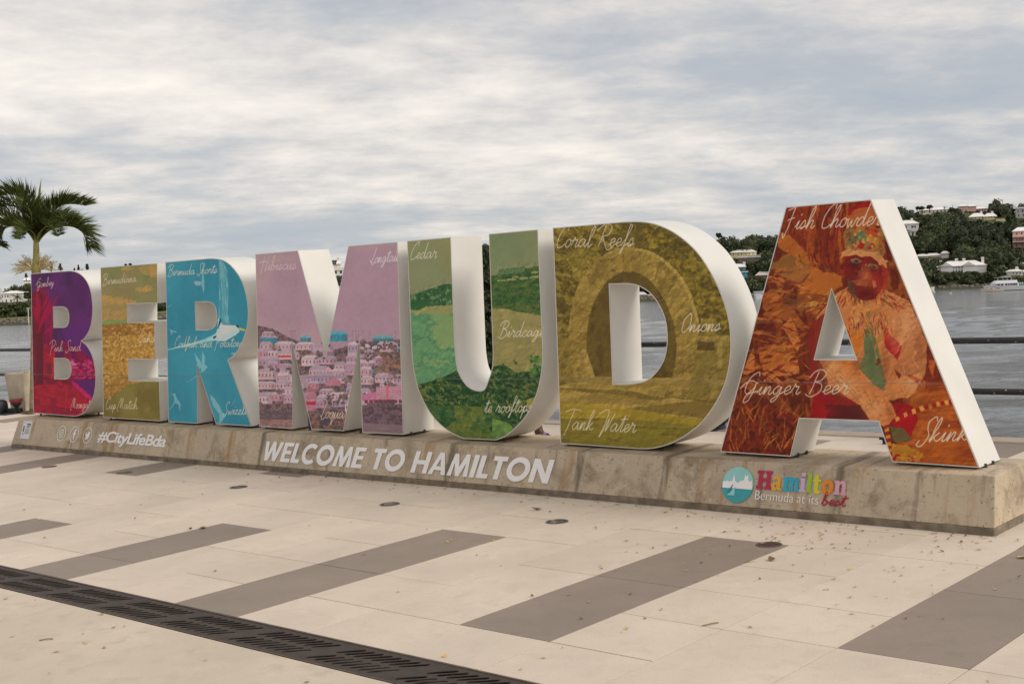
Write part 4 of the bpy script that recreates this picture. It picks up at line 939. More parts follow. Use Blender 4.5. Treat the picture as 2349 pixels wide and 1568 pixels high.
    p.poly([(580, 700), (640, 640), (570, 920), (600, 1000), (575, 1090), (520, 1060), (540, 900), (520, 760)], (112, 30, 24), .9, 3)
    p.poly([(610, 930), (800, 960), (1000, 1180), (1020, 1240), (960, 1300), (880, 1270), (820, 1180), (640, 1060)], (176, 108, 60), 1, 1)   # near forearm and glove
    p.poly([(1010, 1020), (1130, 1010), (1130, 1100), (1080, 1140), (960, 1120), (950, 1090)], (180, 112, 62), 1, 1)
    p.poly([(1010, 980), (1050, 1010), (1030, 1030)], (92, 24, 22)); p.poly([(1085, 1000), (1150, 1040), (1140, 1060), (1080, 1020)], (120, 30, 24), .8, 1)
    for i in range(7): p.stroke([(620 + i * 55, 1000 + i * 24), (660 + i * 50, 1040 + i * 20), (690 + i * 48, 1100 + i * 18)], .012, (150, 86, 44), .5, 3)
    # fringed collar
    fr = [(150, 96, 36), (136, 24, 24), (172, 120, 48), (98, 90, 52), (160, 74, 28), (120, 18, 24), (184, 140, 66)]
    for i in range(190):
        t = r.random(); x = 545 + t * 540; y = 640 - 90 * math.sin(math.pi * t) + r.uniform(-30, 30); a = rad(160 - 140 * t + r.uniform(-25, 25)); l = r.uniform(30, 75)
        p.leaf(x, y, x + l * math.cos(a), y + l * math.sin(a) * .9, r.uniform(2, 5), r.choice(fr), .9)
    for i in range(90): x = 740 + r.uniform(0, 260); y = 640 + r.uniform(0, 120); p.leaf(x, y, x + r.uniform(-20, 30), y + r.uniform(30, 80), r.uniform(2, 4), r.choice(fr), .9)
    # head: painted mask under a tall patterned hat with fur trim
    p.poly([(735, 210), (770, 185), (860, 180), (940, 200), (960, 330), (940, 380), (760, 370), (730, 300)], (140, 92, 48), 1, 2)
    p.poly([(750, 110), (800, 70), (890, 60), (930, 180), (760, 195)], (150, 78, 36), 1, 2); p.poly([(755, 95), (810, 60), (880, 45), (885, 80), (800, 90), (760, 130)], (130, 22, 24), 1, 2)
    p.poly([(750, 290), (770, 240), (830, 215), (855, 260), (820, 300)], (84, 104, 64), 1, 2); p.poly([(770, 300), (800, 262), (845, 275), (840, 310)], (140, 26, 24), .9, 2); p.poly([(850, 190), (920, 200), (925, 240), (860, 235)], (160, 60, 30), .9, 2); p.poly([(860, 240), (940, 260), (945, 320), (880, 300)], (168, 112, 40), .9, 2)
    p.spots([(740, 190), (940, 190), (950, 320), (740, 320)], [(178, 122, 52), (136, 30, 28), (96, 96, 58), (190, 140, 80)], 50, 9, 7)
    p.poly([(735, 340), (800, 325), (930, 345), (960, 440), (945, 520), (900, 590), (830, 600), (760, 560), (730, 450)], (104, 26, 22), 1, 1)
    p.poly([(712, 345), (740, 315), (820, 310), (930, 330), (975, 380), (970, 430), (930, 400), (850, 350), (760, 350), (715, 365)], (178, 120, 72), 1, 3)
    p.poly([(830, 400), (870, 395), (880, 440), (900, 500), (870, 520), (800, 500), (810, 440)], (126, 50, 32), 1, 1)
    p.poly([(765, 372), (800, 362), (830, 380), (800, 392), (770, 388)], (110, 106, 68)); p.poly([(870, 395), (910, 400), (925, 425), (895, 430), (875, 412)], (112, 104, 68)); p.poly([(785, 374), (805, 372), (806, 384), (786, 385)], (60, 30, 24)); p.poly([(888, 405), (906, 410), (902, 422), (888, 418)], (60, 30, 24))
    p.poly([(770, 490), (810, 485), (860, 500), (850, 515), (800, 515)], (150, 74, 44)); p.poly([(820, 440), (870, 440), (880, 470), (850, 480), (815, 470)], (146, 56, 36), .8)
    p.poly([(745, 470), (775, 500), (800, 590), (830, 620), (790, 600), (755, 540)], (88, 70, 48), .9, 1); p.poly([(885, 490), (905, 485), (910, 520), (892, 532)], (170, 120, 74))
    for x, y in ((790, 430), (805, 440), (820, 425), (845, 400), (860, 405)): p.poly([(x, y), (x + 12, y - 6), (x + 8, y + 10)], (184, 120, 70), .9)
    p.poly([(940, 400), (975, 430), (965, 520), (940, 560)], (138, 44, 30), .8, 2)
    p.stroke([(740, 560), (750, 610), (790, 645), (830, 655)], .012, (176, 120, 52)); p.stroke([(800, 600), (830, 640), (880, 650), (920, 620), (925, 560)], .012, (176, 120, 52)); p.stroke([(850, 700), (880, 800), (905, 890), (915, 925)], .010, (160, 110, 44)); p.stroke([(950, 760), (910, 830), (900, 880)], .010, (160, 110, 44)); p.spots([(905, 915), (930, 915), (930, 950), (905, 950)], [(100, 30, 22)], 4, 8, 1)
    # hanging foot, striped rod, bright cloth at the knee
    p.poly([(1030, 1200), (1110, 1180), (1140, 1260), (1100, 1350), (1000, 1300)], (140, 20, 26), 1, 1); p.poly([(985, 1290), (1060, 1310), (1110, 1370), (1060, 1390), (1000, 1380)], (88, 74, 46), 1, 2)
    p.poly([(975, 1390), (1080, 1395), (1160, 1440), (1170, 1470), (1000, 1490)], (158, 106, 34), 1, 3); p.spots([(985, 1450), (1130, 1460), (1130, 1495), (990, 1490)], [(140, 24, 24), (176, 120, 44), (150, 40, 26)], 22, 9, 5, 2)
    for k in range(14):
        t = k / 14; x, y = 1010 + t * 320, 1258 - t * 98 - 18 * math.sin(t * 3.1); x2, y2 = 1010 + (t + .075) * 320, 1258 - (t + .075) * 98 - 18 * math.sin((t + .075) * 3.1)
        p.poly([(x, y - 12), (x2 - 4, y2 - 12), (x2 + 4, y2 + 12), (x + 8, y + 12)], (142, 24, 26) if k % 2 else (190, 132, 56))
    for k in range(10): y = 1290 + k * 19; x = 950 + k * 3; p.poly([(x, y), (x + 24, y - 6), (x + 26, y + 11), (x + 2, y + 17)], (176, 116, 40) if k % 2 else (130, 30, 26))
    for x, y, rx, ry, c, al, ro in ((660, 980, 60, 110, (196, 138, 88), .55, .4), (760, 1080, 90, 60, (200, 144, 96), .5, -.6), (600, 900, 40, 160, (112, 50, 28), .5, 0), (700, 1140, 120, 26, (96, 44, 28), .5, -.5), (900, 1200, 60, 60, (204, 150, 100), .5, 0), (990, 1230, 26, 50, (120, 60, 34), .5, .3),
        (1080, 720, 80, 120, (196, 140, 96), .6, 0), (1150, 860, 40, 120, (120, 66, 40), .5, 0), (1040, 980, 60, 50, (130, 70, 42), .5, 0), (1100, 1060, 50, 60, (200, 146, 100), .55, 0), (1000, 820, 40, 90, (188, 124, 76), .5, .3), (960, 960, 26, 120, (112, 56, 32), .5, 0), (880, 880, 26, 160, (64, 82, 56), .5, 0), (760, 880, 40, 110, (190, 116, 46), .5, 0), (800, 960, 30, 60, (110, 58, 24), .5, 0),
        (845, 470, 55, 80, (138, 70, 44), .55, 0), (780, 400, 36, 22, (54, 20, 20), .6, 0), (895, 425, 34, 20, (54, 20, 20), .6, 0), (770, 520, 30, 60, (74, 40, 28), .6, 0), (925, 540, 24, 60, (150, 60, 40), .5, 0), (800, 430, 30, 50, (70, 16, 18), .5, 0), (910, 480, 34, 60, (150, 40, 34), .5, 0), (850, 560, 60, 26, (60, 18, 18), .6, 0), (850, 460, 22, 30, (176, 90, 56), .5, 0), (840, 130, 60, 40, (180, 96, 44), .4, 0), (760, 240, 26, 60, (70, 44, 28), .4, 0), (930, 300, 24, 70, (90, 50, 30), .45, 0), (640, 1210, 60, 40, (150, 26, 28), .5, 0),
        (460, 470, 110, 50, (178, 104, 46), .45, .3), (430, 600, 70, 40, (84, 40, 24), .5, 0), (330, 760, 50, 90, (96, 34, 22), .5, 0), (420, 860, 60, 60, (182, 108, 48), .4, 0), (300, 1150, 120, 60, (74, 26, 18), .5, 0), (600, 250, 60, 120, (84, 26, 18), .5, 0), (520, 180, 50, 90, (138, 58, 26), .4, 0), (1300, 1350, 140, 60, (170, 92, 34), .4, 0), (1200, 1180, 120, 16, (104, 44, 26), .5, -.2), (1380, 1440, 60, 60, (120, 48, 22), .5, 0)):
        p.soft(x, y, rx, ry, c, al, ro)
    for i in range(26):
        x = r.uniform(590, 640) + i * 9; y = 960 + i * 8; p.stroke([(x, y), (x + r.uniform(20, 50), y + r.uniform(10, 40)), (x + r.uniform(40, 90), y + r.uniform(60, 90))], .006, r.choice([(206, 154, 104), (128, 72, 40)]), .35, 3)
    for i in range(22):
        x = 1000 + r.uniform(0, 160); y = 650 + i * 18; p.stroke([(x, y), (x + r.uniform(-30, 30), y + 40), (x + r.uniform(-50, 50), y + r.uniform(60, 110))], .006, r.choice([(206, 152, 110), (132, 76, 46)]), .35, 3)
    p.finish(1.5, .10, .07)
    p.write('Fish Chowder', 400, 205, 925, 180, 46); p.write('Ginger Beer', 165, 1120, 745, 1115, 46); p.write('Skink', 1130, 1385, 1410, 1372, 52)

m_lett = M_('satin_white_paint', (.72, .70, .65), .42, var=.05, scale=2.2, detail=7, bump=.08, bscale=3)
m_trim = M_('pale_aluminium_trim', (.70, .66, .60), .4, metal=.1, var=.05)
m_bolt = M_('dark_bolt', (.05, .045, .04), .5)
def offset_poly(P, d):
    """shrink/grow a closed polygon by d along its normals"""
    n = len(P); A = sum(P[i][0] * P[(i + 1) % n][1] - P[(i + 1) % n][0] * P[i][1] for i in range(n)); sg = 1 if A > 0 else -1; o = []
    for i in range(n):
        a, b, c = Vector(P[i - 1]), Vector(P[i]), Vector(P[(i + 1) % n]); e1 = (b - a).normalized(); e2 = (c - b).normalized()
        n1 = Vector((-e1.y, e1.x)) * sg; n2 = Vector((-e2.y, e2.x)) * sg; k = 1 + n1.dot(n2)
        v = (n1 + n2) / k if k > .25 else (n1 + n2).normalized() * 2
        if v.length > 2.2: v = v.normalized() * 2.2
        o.append((b.x + v.x * d, b.y + v.y * d))
    return o
SEAM = .97
INFO = dict(B='purple and crimson letter B with a red palm print, leftmost of the row', E='olive and ochre letter E printed with a hillside town', R='turquoise letter R printed with white tropic birds',
            M='mauve letter M printed with pink and teal houses', U='green letter U printed with rocks and a beach', D='olive gold letter D printed with a round stone gate', A='orange and dark red letter A printed with a costumed dancer')
LET = {}
for key, (zn, loops, thick) in OUT.items():
    PP = []
    for lp_ in loops:
        pts = conv(zn, path(zn, lp_)); q = [pts[0]]
        for a in pts[1:]:
            if math.hypot(a[0] - q[-1][0], a[1] - q[-1][1]) > .003: q.append(a)
        PP.append(q)
    outer = PP[0]; uc = sum(p[0] for p in outer) / len(outer)
    # letter frame: local x = along, y = up, z = towards the camera
    ML = MG @ Matrix(((1, 0, 0, uc), (0, 0, -1, LV), (0, 1, 0, 0), (0, 0, 0, 1)))
    t = thing('letter_' + key.lower(), INFO[key], 'letter sign', ML, 'giant letters on the plinth')
    loc = [[(u - uc, h) for u, h in q] for q in PP]
    me = curve_mesh(loc, thick)
    for v in me.vertices: v.co.z -= thick / 2 + .004
    me.polygons.foreach_set('use_smooth', [True] * len(me.polygons)); me.set_sharp_from_angle(angle=rad(24))
    link('body', me, m_lett, t)
    # thin trim rim round the print
    hol = [offset_poly(q, -.0075) for q in loc[1:]]
    inn = offset_poly(loc[0], .0075)
    link('trim', curve_mesh([loc[0], inn], .006), m_trim, t, Matrix.Translation((0, 0, .0)))
    for q, q2 in zip(loc[1:], hol): link('trim', curve_mesh([offset_poly(q, -.0072), q], .006), m_trim, t)
    pr = Print(zn, outer, 'print_' + key.lower()); globals()['paint_' + key](pr)
    pm = pr.material(GAIN := 1.75)
    me = curve_mesh([offset_poly(loc[0], .0065)] + [offset_poly(q, -.0065) for q in loc[1:]], .003)
    for part in (0, 1):
        bm = bmesh.new(); bm.from_mesh(me); g = bm.verts[:] + bm.edges[:] + bm.faces[:]
        bmesh.ops.bisect_plane(bm, geom=g, plane_co=(0, SEAM + (.0018 if part else -.0018), 0), plane_no=(0, 1, 0), clear_outer=not part, clear_inner=bool(part))
        m2 = bpy.data.meshes.new('m'); bm.to_mesh(m2); bm.free()
        while m2.uv_layers: m2.uv_layers.remove(m2.uv_layers[0])
        uvl = m2.uv_layers.new(name='UVMap'); W_, H_ = pr.w / RES, pr.h / RES
        for lp_ in m2.loops:
            c = m2.vertices[lp_.vertex_index].co; uvl.data[lp_.index].uv = ((c.x + uc - pr.u0) / W_, (c.y - pr.h0) / H_)
        link('printed_panel', m2, pm, t, Matrix.Translation((0, 0, .0)))
    # mounting feet between letter and plinth
    lo = min(p[1] for p in outer); base = sorted(p[0] for p in outer if p[1] < lo + .06)
    grp = []
    for u in base:
        if grp and u - grp[-1][-1] < .5 and not (key in 'RMA' and u - grp[-1][-1] > .38): grp[-1].append(u)
        else: grp.append([u])
    for g in grp:
        a, b = g[0], g[-1]
        if b - a < .02: a -= .03; b += .03
        for u in ((a + .13, b - .13) if b - a > .36 else ((a + b) / 2,)):
            for d in (.10, thick - .13):
                hb_ = min((p[1] for p in outer if abs(p[0] - u) < .12), default=lo)
                MB().tube([(u - uc, .375, -d), (u - uc, max(hb_, lo) + .012, -d)], .014, 8).build('mounting_foot', m_bolt, t)
    LET[key] = (uc, lo)

# ------------------------------------------------------------------ recessed lights, leaves
m_rim = M_('dull_steel_rim', (.16, .14, .12), .45, metal=.6, var=.2); m_glass = M_('dusty_lens', (.055, .055, .05), .12, var=.5, scale=30); m_lens2 = M_('rusted_lens', (.07, .03, .03), .5, var=.6, scale=40)
LGT = [((547, 1117), 'round recessed paving light below the social icons', m_glass), ((894, 1156), 'round recessed paving light below the word WELCOME', m_glass), ((1278, 1196), 'round recessed paving light nearest the big round letter D', m_glass),
       ((1764, 1249), 'brown rusted recessed light at the tip of a grey stripe', m_lens2), ((285, 1084), 'pale dusty recessed light beside a short grey stripe', m_rim), ((113, 1070), 'farthest small recessed light at the left of the paving', m_glass)]
for (x, y), lab, mm in LGT:
    u, v = guv(x, y); t = thing('ground_light', lab, 'ground light', gmat(u, v, 0), 'lights set in the paving')
    MB().lathe([(.088, -.02), (.088, .003), (.085, .005), (.070, .005), (.068, .001), (.068, -.02)], 32).build('rim', m_rim, t)
    MB().lathe([(.067, -.01), (.067, .0022), (.05, .003), (.0, .0035)], 28).build('lens', mm, t, smooth=True)
m_leafm = [M_('dry_leaf_' + n, c, .7, var=.3, scale=30) for n, c in (('tan', (.48, .31, .14)), ('yellow', (.60, .44, .12)), ('brown', (.19, .11, .055)), ('olive', (.30, .26, .09)))]
def leaf_geo(mb, u, v, s_, r, z=.003):
    a = r.uniform(0, 6.28); ca, sa = math.cos(a), math.sin(a); cu_ = r.uniform(.2, .7) * s_; w = r.uniform(.22, .42) * s_
    pts = [(-.5, 0, .1), (-.15, w / s_, .25 * cu_ / s_), (.25, w * .8 / s_, .3 * cu_ / s_), (.55, 0, .8 * cu_ / s_), (.25, -w * .8 / s_, .5 * cu_ / s_), (-.15, -w / s_, .35 * cu_ / s_), (0, 0, 0)]
    k = [((x * ca - y * sa) * s_ + u, (x * sa + y * ca) * s_ + v, z + zq * s_) for x, y, zq in pts]
    mb.add(k, [(6, 0, 1), (6, 1, 2), (6, 2, 3), (6, 3, 4), (6, 4, 5), (6, 5, 0)])
lr = random.Random(12)
lit = [MB() for _ in m_leafm]
def ok_ground(u, v): return v < -.01 or (v > .85) or u > .05
for i in range(420):
    q = lr.random()
    if q < .42:   # drift on the right side of the paving
        u = lr.gauss(-.55, 1.0); v = -abs(lr.gauss(0, 1.1)) - .02
    elif q < .78:  # line along the plinth foot
        u = lr.uniform(-9.5, .1); v = -.015 - abs(lr.gauss(0, .07)) - (.25 * lr.random() ** 3)
    elif q < .92: u = lr.uniform(-9, .8); v = lr.uniform(-3.7, -.1)
    else: u = lr.uniform(.1, 1.1); v = lr.uniform(-.2, 1.6)
    if not ok_ground(u, v) or v < -3.78: continue
    leaf_geo(lit[lr.choices(range(4), (5, 3, 4, 2))[0]], u, v, lr.uniform(.012, .032), lr)
for i in range(26): leaf_geo(lit[lr.choice((0, 0, 1, 3))], lr.uniform(-6, -1.2), DR1 - lr.uniform(.02, 1.3), lr.uniform(.015, .035), lr)
for mb, mm in zip(lit, m_leafm): tag(mb.build('leaf_litter', mm, M=MG), 'small dry fallen leaves scattered over the pale paving', 'leaves', kind='stuff')
m_yel = M_('bright_yellow_leaf', (.80, .48, .03), .6, var=.1)
for (x, y), s_, mm, lab in (((1019, 1506), .040, m_yel, 'bright yellow fallen leaf lying on the drain grating'), ((1232, 1170), .085, m_leafm[2], 'large dark brown curled leaf below the word HAMILTON'), ((466, 1211), .085, m_leafm[3], 'long olive leaf on the stripe in front of the hashtag'),
                        ((437, 1214), .045, m_leafm[2], 'dark curled leaf beside a longer olive leaf'), ((2345, 1280), .075, m_leafm[1], 'yellow leaf on the grey stripe at the right edge'), ((1770, 1285), .06, m_leafm[2], 'brown twiggy leaf just below the rusted light')):
    u, v = guv(x, y); mb = MB(); leaf_geo(mb, 0, 0, s_, lr, .004); o = mb.build('fallen_leaf', mm, M=gmat(u, v, 0)); tag(o, lab, 'leaf')
m_twig = M_('dry_twig', (.30, .20, .10), .8)
for (x0, y0), (x1, y1), lab in (((90, 1469), (122, 1465), 'thin dry twig on the buff slabs at the lower left'), ((1610, 1436), (1648, 1428), 'straw coloured twig on the paving between two grey stripes')):
    a, b = guv(x0, y0), guv(x1, y1); tag(MB().tube([(a[0], a[1], .004), ((a[0] + b[0]) / 2 + .01, (a[1] + b[1]) / 2, .009), (b[0], b[1], .004)], .0035, 6).build('twig', m_twig, M=MG), lab, 'twig')

# ------------------------------------------------------------------ railing, planters, bollards on the quay
m_rail = M_('chipped_black_paint', (.018, .018, .02), .45, var=.3, scale=20, bump=.25, bscale=70)
mt = m_rail.node_tree; bs = mt.nodes['Principled BSDF']; src = bs.inputs['Base Color'].links[0].from_socket
nn = mt.nodes.new('ShaderNodeTexNoise'); nn.inputs['Scale'].default_value = 26; nn.inputs['Detail'].default_value = 5; tcc = mt.nodes.new('ShaderNodeTexCoord'); mt.links.new(tcc.outputs['Object'], nn.inputs[0])
mrr = mt.nodes.new('ShaderNodeMapRange'); mrr.inputs[1].default_value = .66; mrr.inputs[2].default_value = .69; mt.links.new(nn.outputs[0], mrr.inputs[0])
mx = mt.nodes.new('ShaderNodeMix'); mx.data_type = 'RGBA'; mt.links.new(mrr.outputs[0], mx.inputs[0]); mt.links.new(src, mx.inputs[6]); mx.inputs[7].default_value = (.38, .36, .34, 1); mt.links.new(mx.outputs[2], bs.inputs['Base Color'])
RV = 3.93
def on_v(x, y, v0=RV):
    r = ray(x, y); t = ((G0 - EYE).dot(E2) + v0) / r.dot(E2); p = EYE + r * t - G0; return p.dot(E1), p.dot(UP)
rl = thing('railing', 'black two-bar pipe railing with chipped paint along the quay edge', 'railing', MG.copy())
hA, hB = on_v(2349, 779), on_v(1500, 797); hC = on_v(40, 805); hL = on_v(2349, 898)
print('rail', hA, hB, hC, hL)
for nm, hh, rr in (('top_rail', hA[1], .031), ('lower_rail', hL[1], .031)):
    MB().tube([(-32, RV, hh + .08), (-20, RV, hh + .05), (hB[0], RV, hh), (8, RV, hh - .01)], rr, 12).build(nm, m_rail, rl, smooth=True)
for u in (-26, -23.4, -18.9, -16.6, -14.3, -11.2, -8.4, -6.0, -3.9, -2.15, 4.6, 7.2):
    p = MB().tube([(u, RV, -.02), (u, RV, hA[1] + .06)], .03, 12).lathe([(.07, 0), (.07, .018), (.03, .03)], 16, (u, RV, .01)).build('post', m_rail, rl, smooth=False)

def tapered_box(mb, w0, d0, w1, d1, h, wall=.05, dz=.06):
    mb.add([(-w0, -d0, 0), (w0, -d0, 0), (w0, d0, 0), (-w0, d0, 0), (-w1, -d1, h), (w1, -d1, h), (w1, d1, h), (-w1, d1, h),
            (-w1 + wall, -d1 + wall, h), (w1 - wall, -d1 + wall, h), (w1 - wall, d1 - wall, h), (-w1 + wall, d1 - wall, h),
            (-w1 + wall, -d1 + wall, h - dz), (w1 - wall, -d1 + wall, h - dz), (w1 - wall, d1 - wall, h - dz), (-w1 + wall, d1 - wall, h - dz)],
           [(3, 2, 1, 0), (0, 1, 5, 4), (1, 2, 6, 5), (2, 3, 7, 6), (3, 0, 4, 7), (4, 5, 9, 8), (5, 6, 10, 9), (6, 7, 11, 10), (7, 4, 8, 11), (8, 9, 13, 12), (9, 10, 14, 13), (10, 11, 15, 14), (11, 8, 12, 15), (12, 13, 14, 15)])
    return mb
m_soil = M_('dark_soil', (.05, .035, .025), 1, var=.4, scale=20); m_plc = M_('streaked_planter_concrete', (.56, .48, .365), .8, var=.3, scale=4, bump=.4, detail=8, col2=(.42, .35, .26))
u0, v0 = guv(17, 943); u1, _ = guv(66, 944)
uc_ = (u0 + u1) / 2; pw = (u1 - u0) / 2
hp_ = on_v(30, 857, v0)[1]; print('planter', u0, v0, u1, hp_)
pc = thing('planter', 'square tapering concrete planter left of the purple letter', 'planter', gmat(uc_ - .02, v0 + .45, 0))
tapered_box(MB(), pw - .06, .40, pw + .0, .44, hp_).build('tub', m_plc, pc, bevel=.012)
MB().box(-pw + .03, pw - .03, -.40, .40, hp_ - .12, hp_ - .055).build('soil', m_soil, pc)
m_sp = M_('scrubby_green', (.05, .06, .02), .8, var=.4)
mb = MB()
for i in range(60):
    x, y = lr.uniform(-pw, pw), lr.uniform(-.4, .4); a = lr.uniform(0, 6.28); l = lr.uniform(.05, .12 if abs(x + .0) > .15 else .17)
    mb.add([(x, y, hp_ - .06), (x + .012, y, hp_ - .06), (x + math.cos(a) * l * .6, y + math.sin(a) * l * .6, hp_ - .06 + l)], [(0, 1, 2)])
mb.build('weeds', m_sp, pc)['kind'] = 'stuff'

m_navy = M_('navy_black_iron', (.016, .016, .024), .5, var=.3, bump=.3)
def bollard(x, y, h, r, lab, name='mooring_bollard', dv=0.):
    u, v = guv(x, y); t = thing(name, lab, 'bollard', gmat(u, v + dv, 0), 'mooring bollards by the water')
    MB().lathe([(r * 1.0, 0), (r * 1.05, .02), (r * .72, h * .12), (r * .70, h * .5)], 24).build('base', m_navy, t, smooth=True)
    MB().lathe([(r * .70, h * .4), (r * 1.0, h * .55), (r * 1.08, h * .75), (r * .95, h * .92), (r * .5, h), (0.001, h)], 24).build('head', m_navy, t, smooth=True)
bollard(1646, 985, .17, .13, 'dark rounded bollard at the water between the olive D and the orange A')
u, v = guv(1, 948); t = thing('mooring_bollard', 'dark squat bollard at the left edge beside the planter', 'bollard', gmat(u - .03, v, 0), 'mooring bollards by the water')
MB().lathe([(.15, 0), (.155, .03), (.15, .16), (.13, .22), (.08, .245), (0.001, .25)], 24).build('head', m_navy, t, smooth=True)
MB().box(-.35, .55, -.18, .18, -.02, .012).build('base_plate', m_navy, t, bevel=.004)
# low red-topped cleat and bits of kit on the ground by the planter
m_red = M_('faded_red_paint', (.22, .03, .035), .6, var=.3, scale=30); m_blk = M_('black_rubber', (.015, .014, .013), .7)
u, v = guv(52, 946)
t = thing('life_ring_stand', 'small red and black dish-shaped stand in front of the planter', 'stand', gmat(u, v - .1, 0) @ Matrix.Diagonal((.8, .8, 1.25, 1)))
MB().lathe([(.03, .02), (.03, .07), (.055, .10), (.11, .135), (.115, .15)], 20).build('stem', m_blk, t, smooth=True)
MB().lathe([(.112, .150), (.122, .155), (.15, .195), (.15, .205), (.11, .20)], 20).build('dish', m_red, t, smooth=True)
MB().tube([(-.14, 0, .0), (-.05, 0, .09), (0, 0, .1), (.06, 0, .08), (.12, .02, 0)], .018, 8).build('leg', m_blk, t)
t = thing('ground_box', 'flat black box on the ground beside the red stand', 'box', gmat(*guv(36, 947)))
MB().box(-.2, .12, -.08, .08, 0, .085).build('lid', m_blk, t, bevel=.01)
m_rope = M_('muddy_rope', (.12, .08, .04), .9, var=.5, scale=30)
pts = [(.08 * math.cos(a * .5) * (1 - a * .012) + .16 + a * .006, .07 * math.sin(a * .5), .018 + .003 * (a % 6)) for a in range(44)]
tag(MB().tube(pts, .016, 7).build('rope_coil', m_rope, M=gmat(*guv(48, 948)), smooth=True), 'brown coil of rope on the ground between planter and red letter', 'rope')
tag(MB().tube([(0, 0, .0), (0, 0, .05)], .02, 8).tube([(-.05, 0, .055), (.03, .01, .05)], .014, 8).build('ring_bolt', m_blk, M=gmat(*guv(2029, 1018))), 'small black ring bolt seen beside the right leg of the letter A', 'bolt')

# ------------------------------------------------------------------ water
m_wat = bpy.data.materials.new('harbour_water'); m_wat.use_nodes = True; t = m_wat.node_tree; b = t.nodes['Principled BSDF']
b.inputs['Base Color'].default_value = (.125, .13, .132, 1); b.inputs['Roughness'].default_value = .10; b.inputs['IOR'].default_value = 1.33; b.inputs['Specular IOR Level'].default_value = .5
geo = t.nodes.new('ShaderNodeNewGeometry')
def wn(sx, sy, det, rot):
    mp = t.nodes.new('ShaderNodeMapping'); mp.inputs['Scale'].default_value = (sx, sy, 1); mp.inputs['Rotation'].default_value = (0, 0, rad(rot))
    t.links.new(geo.outputs['Position'], mp.inputs[0]); n = t.nodes.new('ShaderNodeTexNoise'); n.inputs['Scale'].default_value = 1; n.inputs['Detail'].default_value = det; n.inputs['Roughness'].default_value = .6; n.inputs['Distortion'].default_value = .6
    t.links.new(mp.outputs[0], n.inputs[0]); return n.outputs[0]
hsum = mth('ADD', mth('ADD', mth('MULTIPLY', wn(.22, .85, 5, 4), 1.3, tree=t), mth('MULTIPLY', wn(1.2, 4.2, 3, -3), .30, tree=t), tree=t), mth('MULTIPLY', wn(.03, .16, 3, 3), 1.8, tree=t), tree=t)
bp = t.nodes.new('ShaderNodeBump'); bp.inputs['Strength'].default_value = 1; bp.inputs['Distance'].default_value = .16; t.links.new(hsum, bp.inputs['Height']); t.links.new(bp.outputs[0], b.inputs['Normal'])
water = MB().add([(-3000, 3, WZ - .14), (3000, 3, WZ - .14), (3000, 3200, WZ - .14), (-3000, 3200, WZ - .14)], [(0, 1, 2, 3)]).build('water', m_wat); tag(water, kind='structure')
# the stretch off the quay has real wavelets, finer where it is nearer
ypx = np.concatenate([np.arange(235., 60., -.75), np.arange(60., 10.5, -.5)]); YY = 3.35 * 1286 / ypx; AA = np.linspace(-.52, .60, 620)
gx, gy = np.meshgrid(AA, YY); gx = gx * gy; gz = np.zeros_like(gx); wr_ = np.random.default_rng(5)
rowd = np.gradient(YY)[:, None]
for i in range(34):
    lam = float(np.exp(wr_.uniform(math.log(.55), math.log(7.5)))); th = wr_.normal(1.35, .42); k_ = 2 * math.pi / lam; amp = .058 / k_
    damp = np.exp(-(np.abs(rowd) / lam * 1.6) ** 2)
    ph = k_ * (gx * math.cos(th) + gy * math.sin(th)) + wr_.uniform(0, 6.28) + .9 * np.sin(gx * .21 / lam + i) * np.sin(gy * .13 + i * 2.)
    grp_ = .6 + .4 * np.sin(gx * .05 * (1 + i % 3) + gy * .03 + i * 1.7)
    gz += amp * damp * grp_ * np.sin(ph)
edge = np.minimum(np.minimum((AA + .52) / .03, (.60 - AA) / .03)[None, :], np.minimum(np.arange(len(YY)) / 6., (len(YY) - 1 - np.arange(len(YY))) / 6.)[:, None]).clip(0, 1)
gz = WZ + gz * edge - .13 * (1 - edge)
ny_, nx_ = gx.shape; ii_ = (np.arange(ny_ - 1)[:, None] * nx_ + np.arange(nx_ - 1)[None]).ravel()
T_ = np.concatenate([np.stack([ii_, ii_ + 1, ii_ + nx_ + 1], 1), np.stack([ii_, ii_ + nx_ + 1, ii_ + nx_], 1)])
wm = trimesh(np.stack([gx.ravel(), gy.ravel(), gz.ravel()], 1), T_); wm.polygons.foreach_set('use_smooth', [True] * len(wm.polygons))
link('wavelets', wm, m_wat, water)

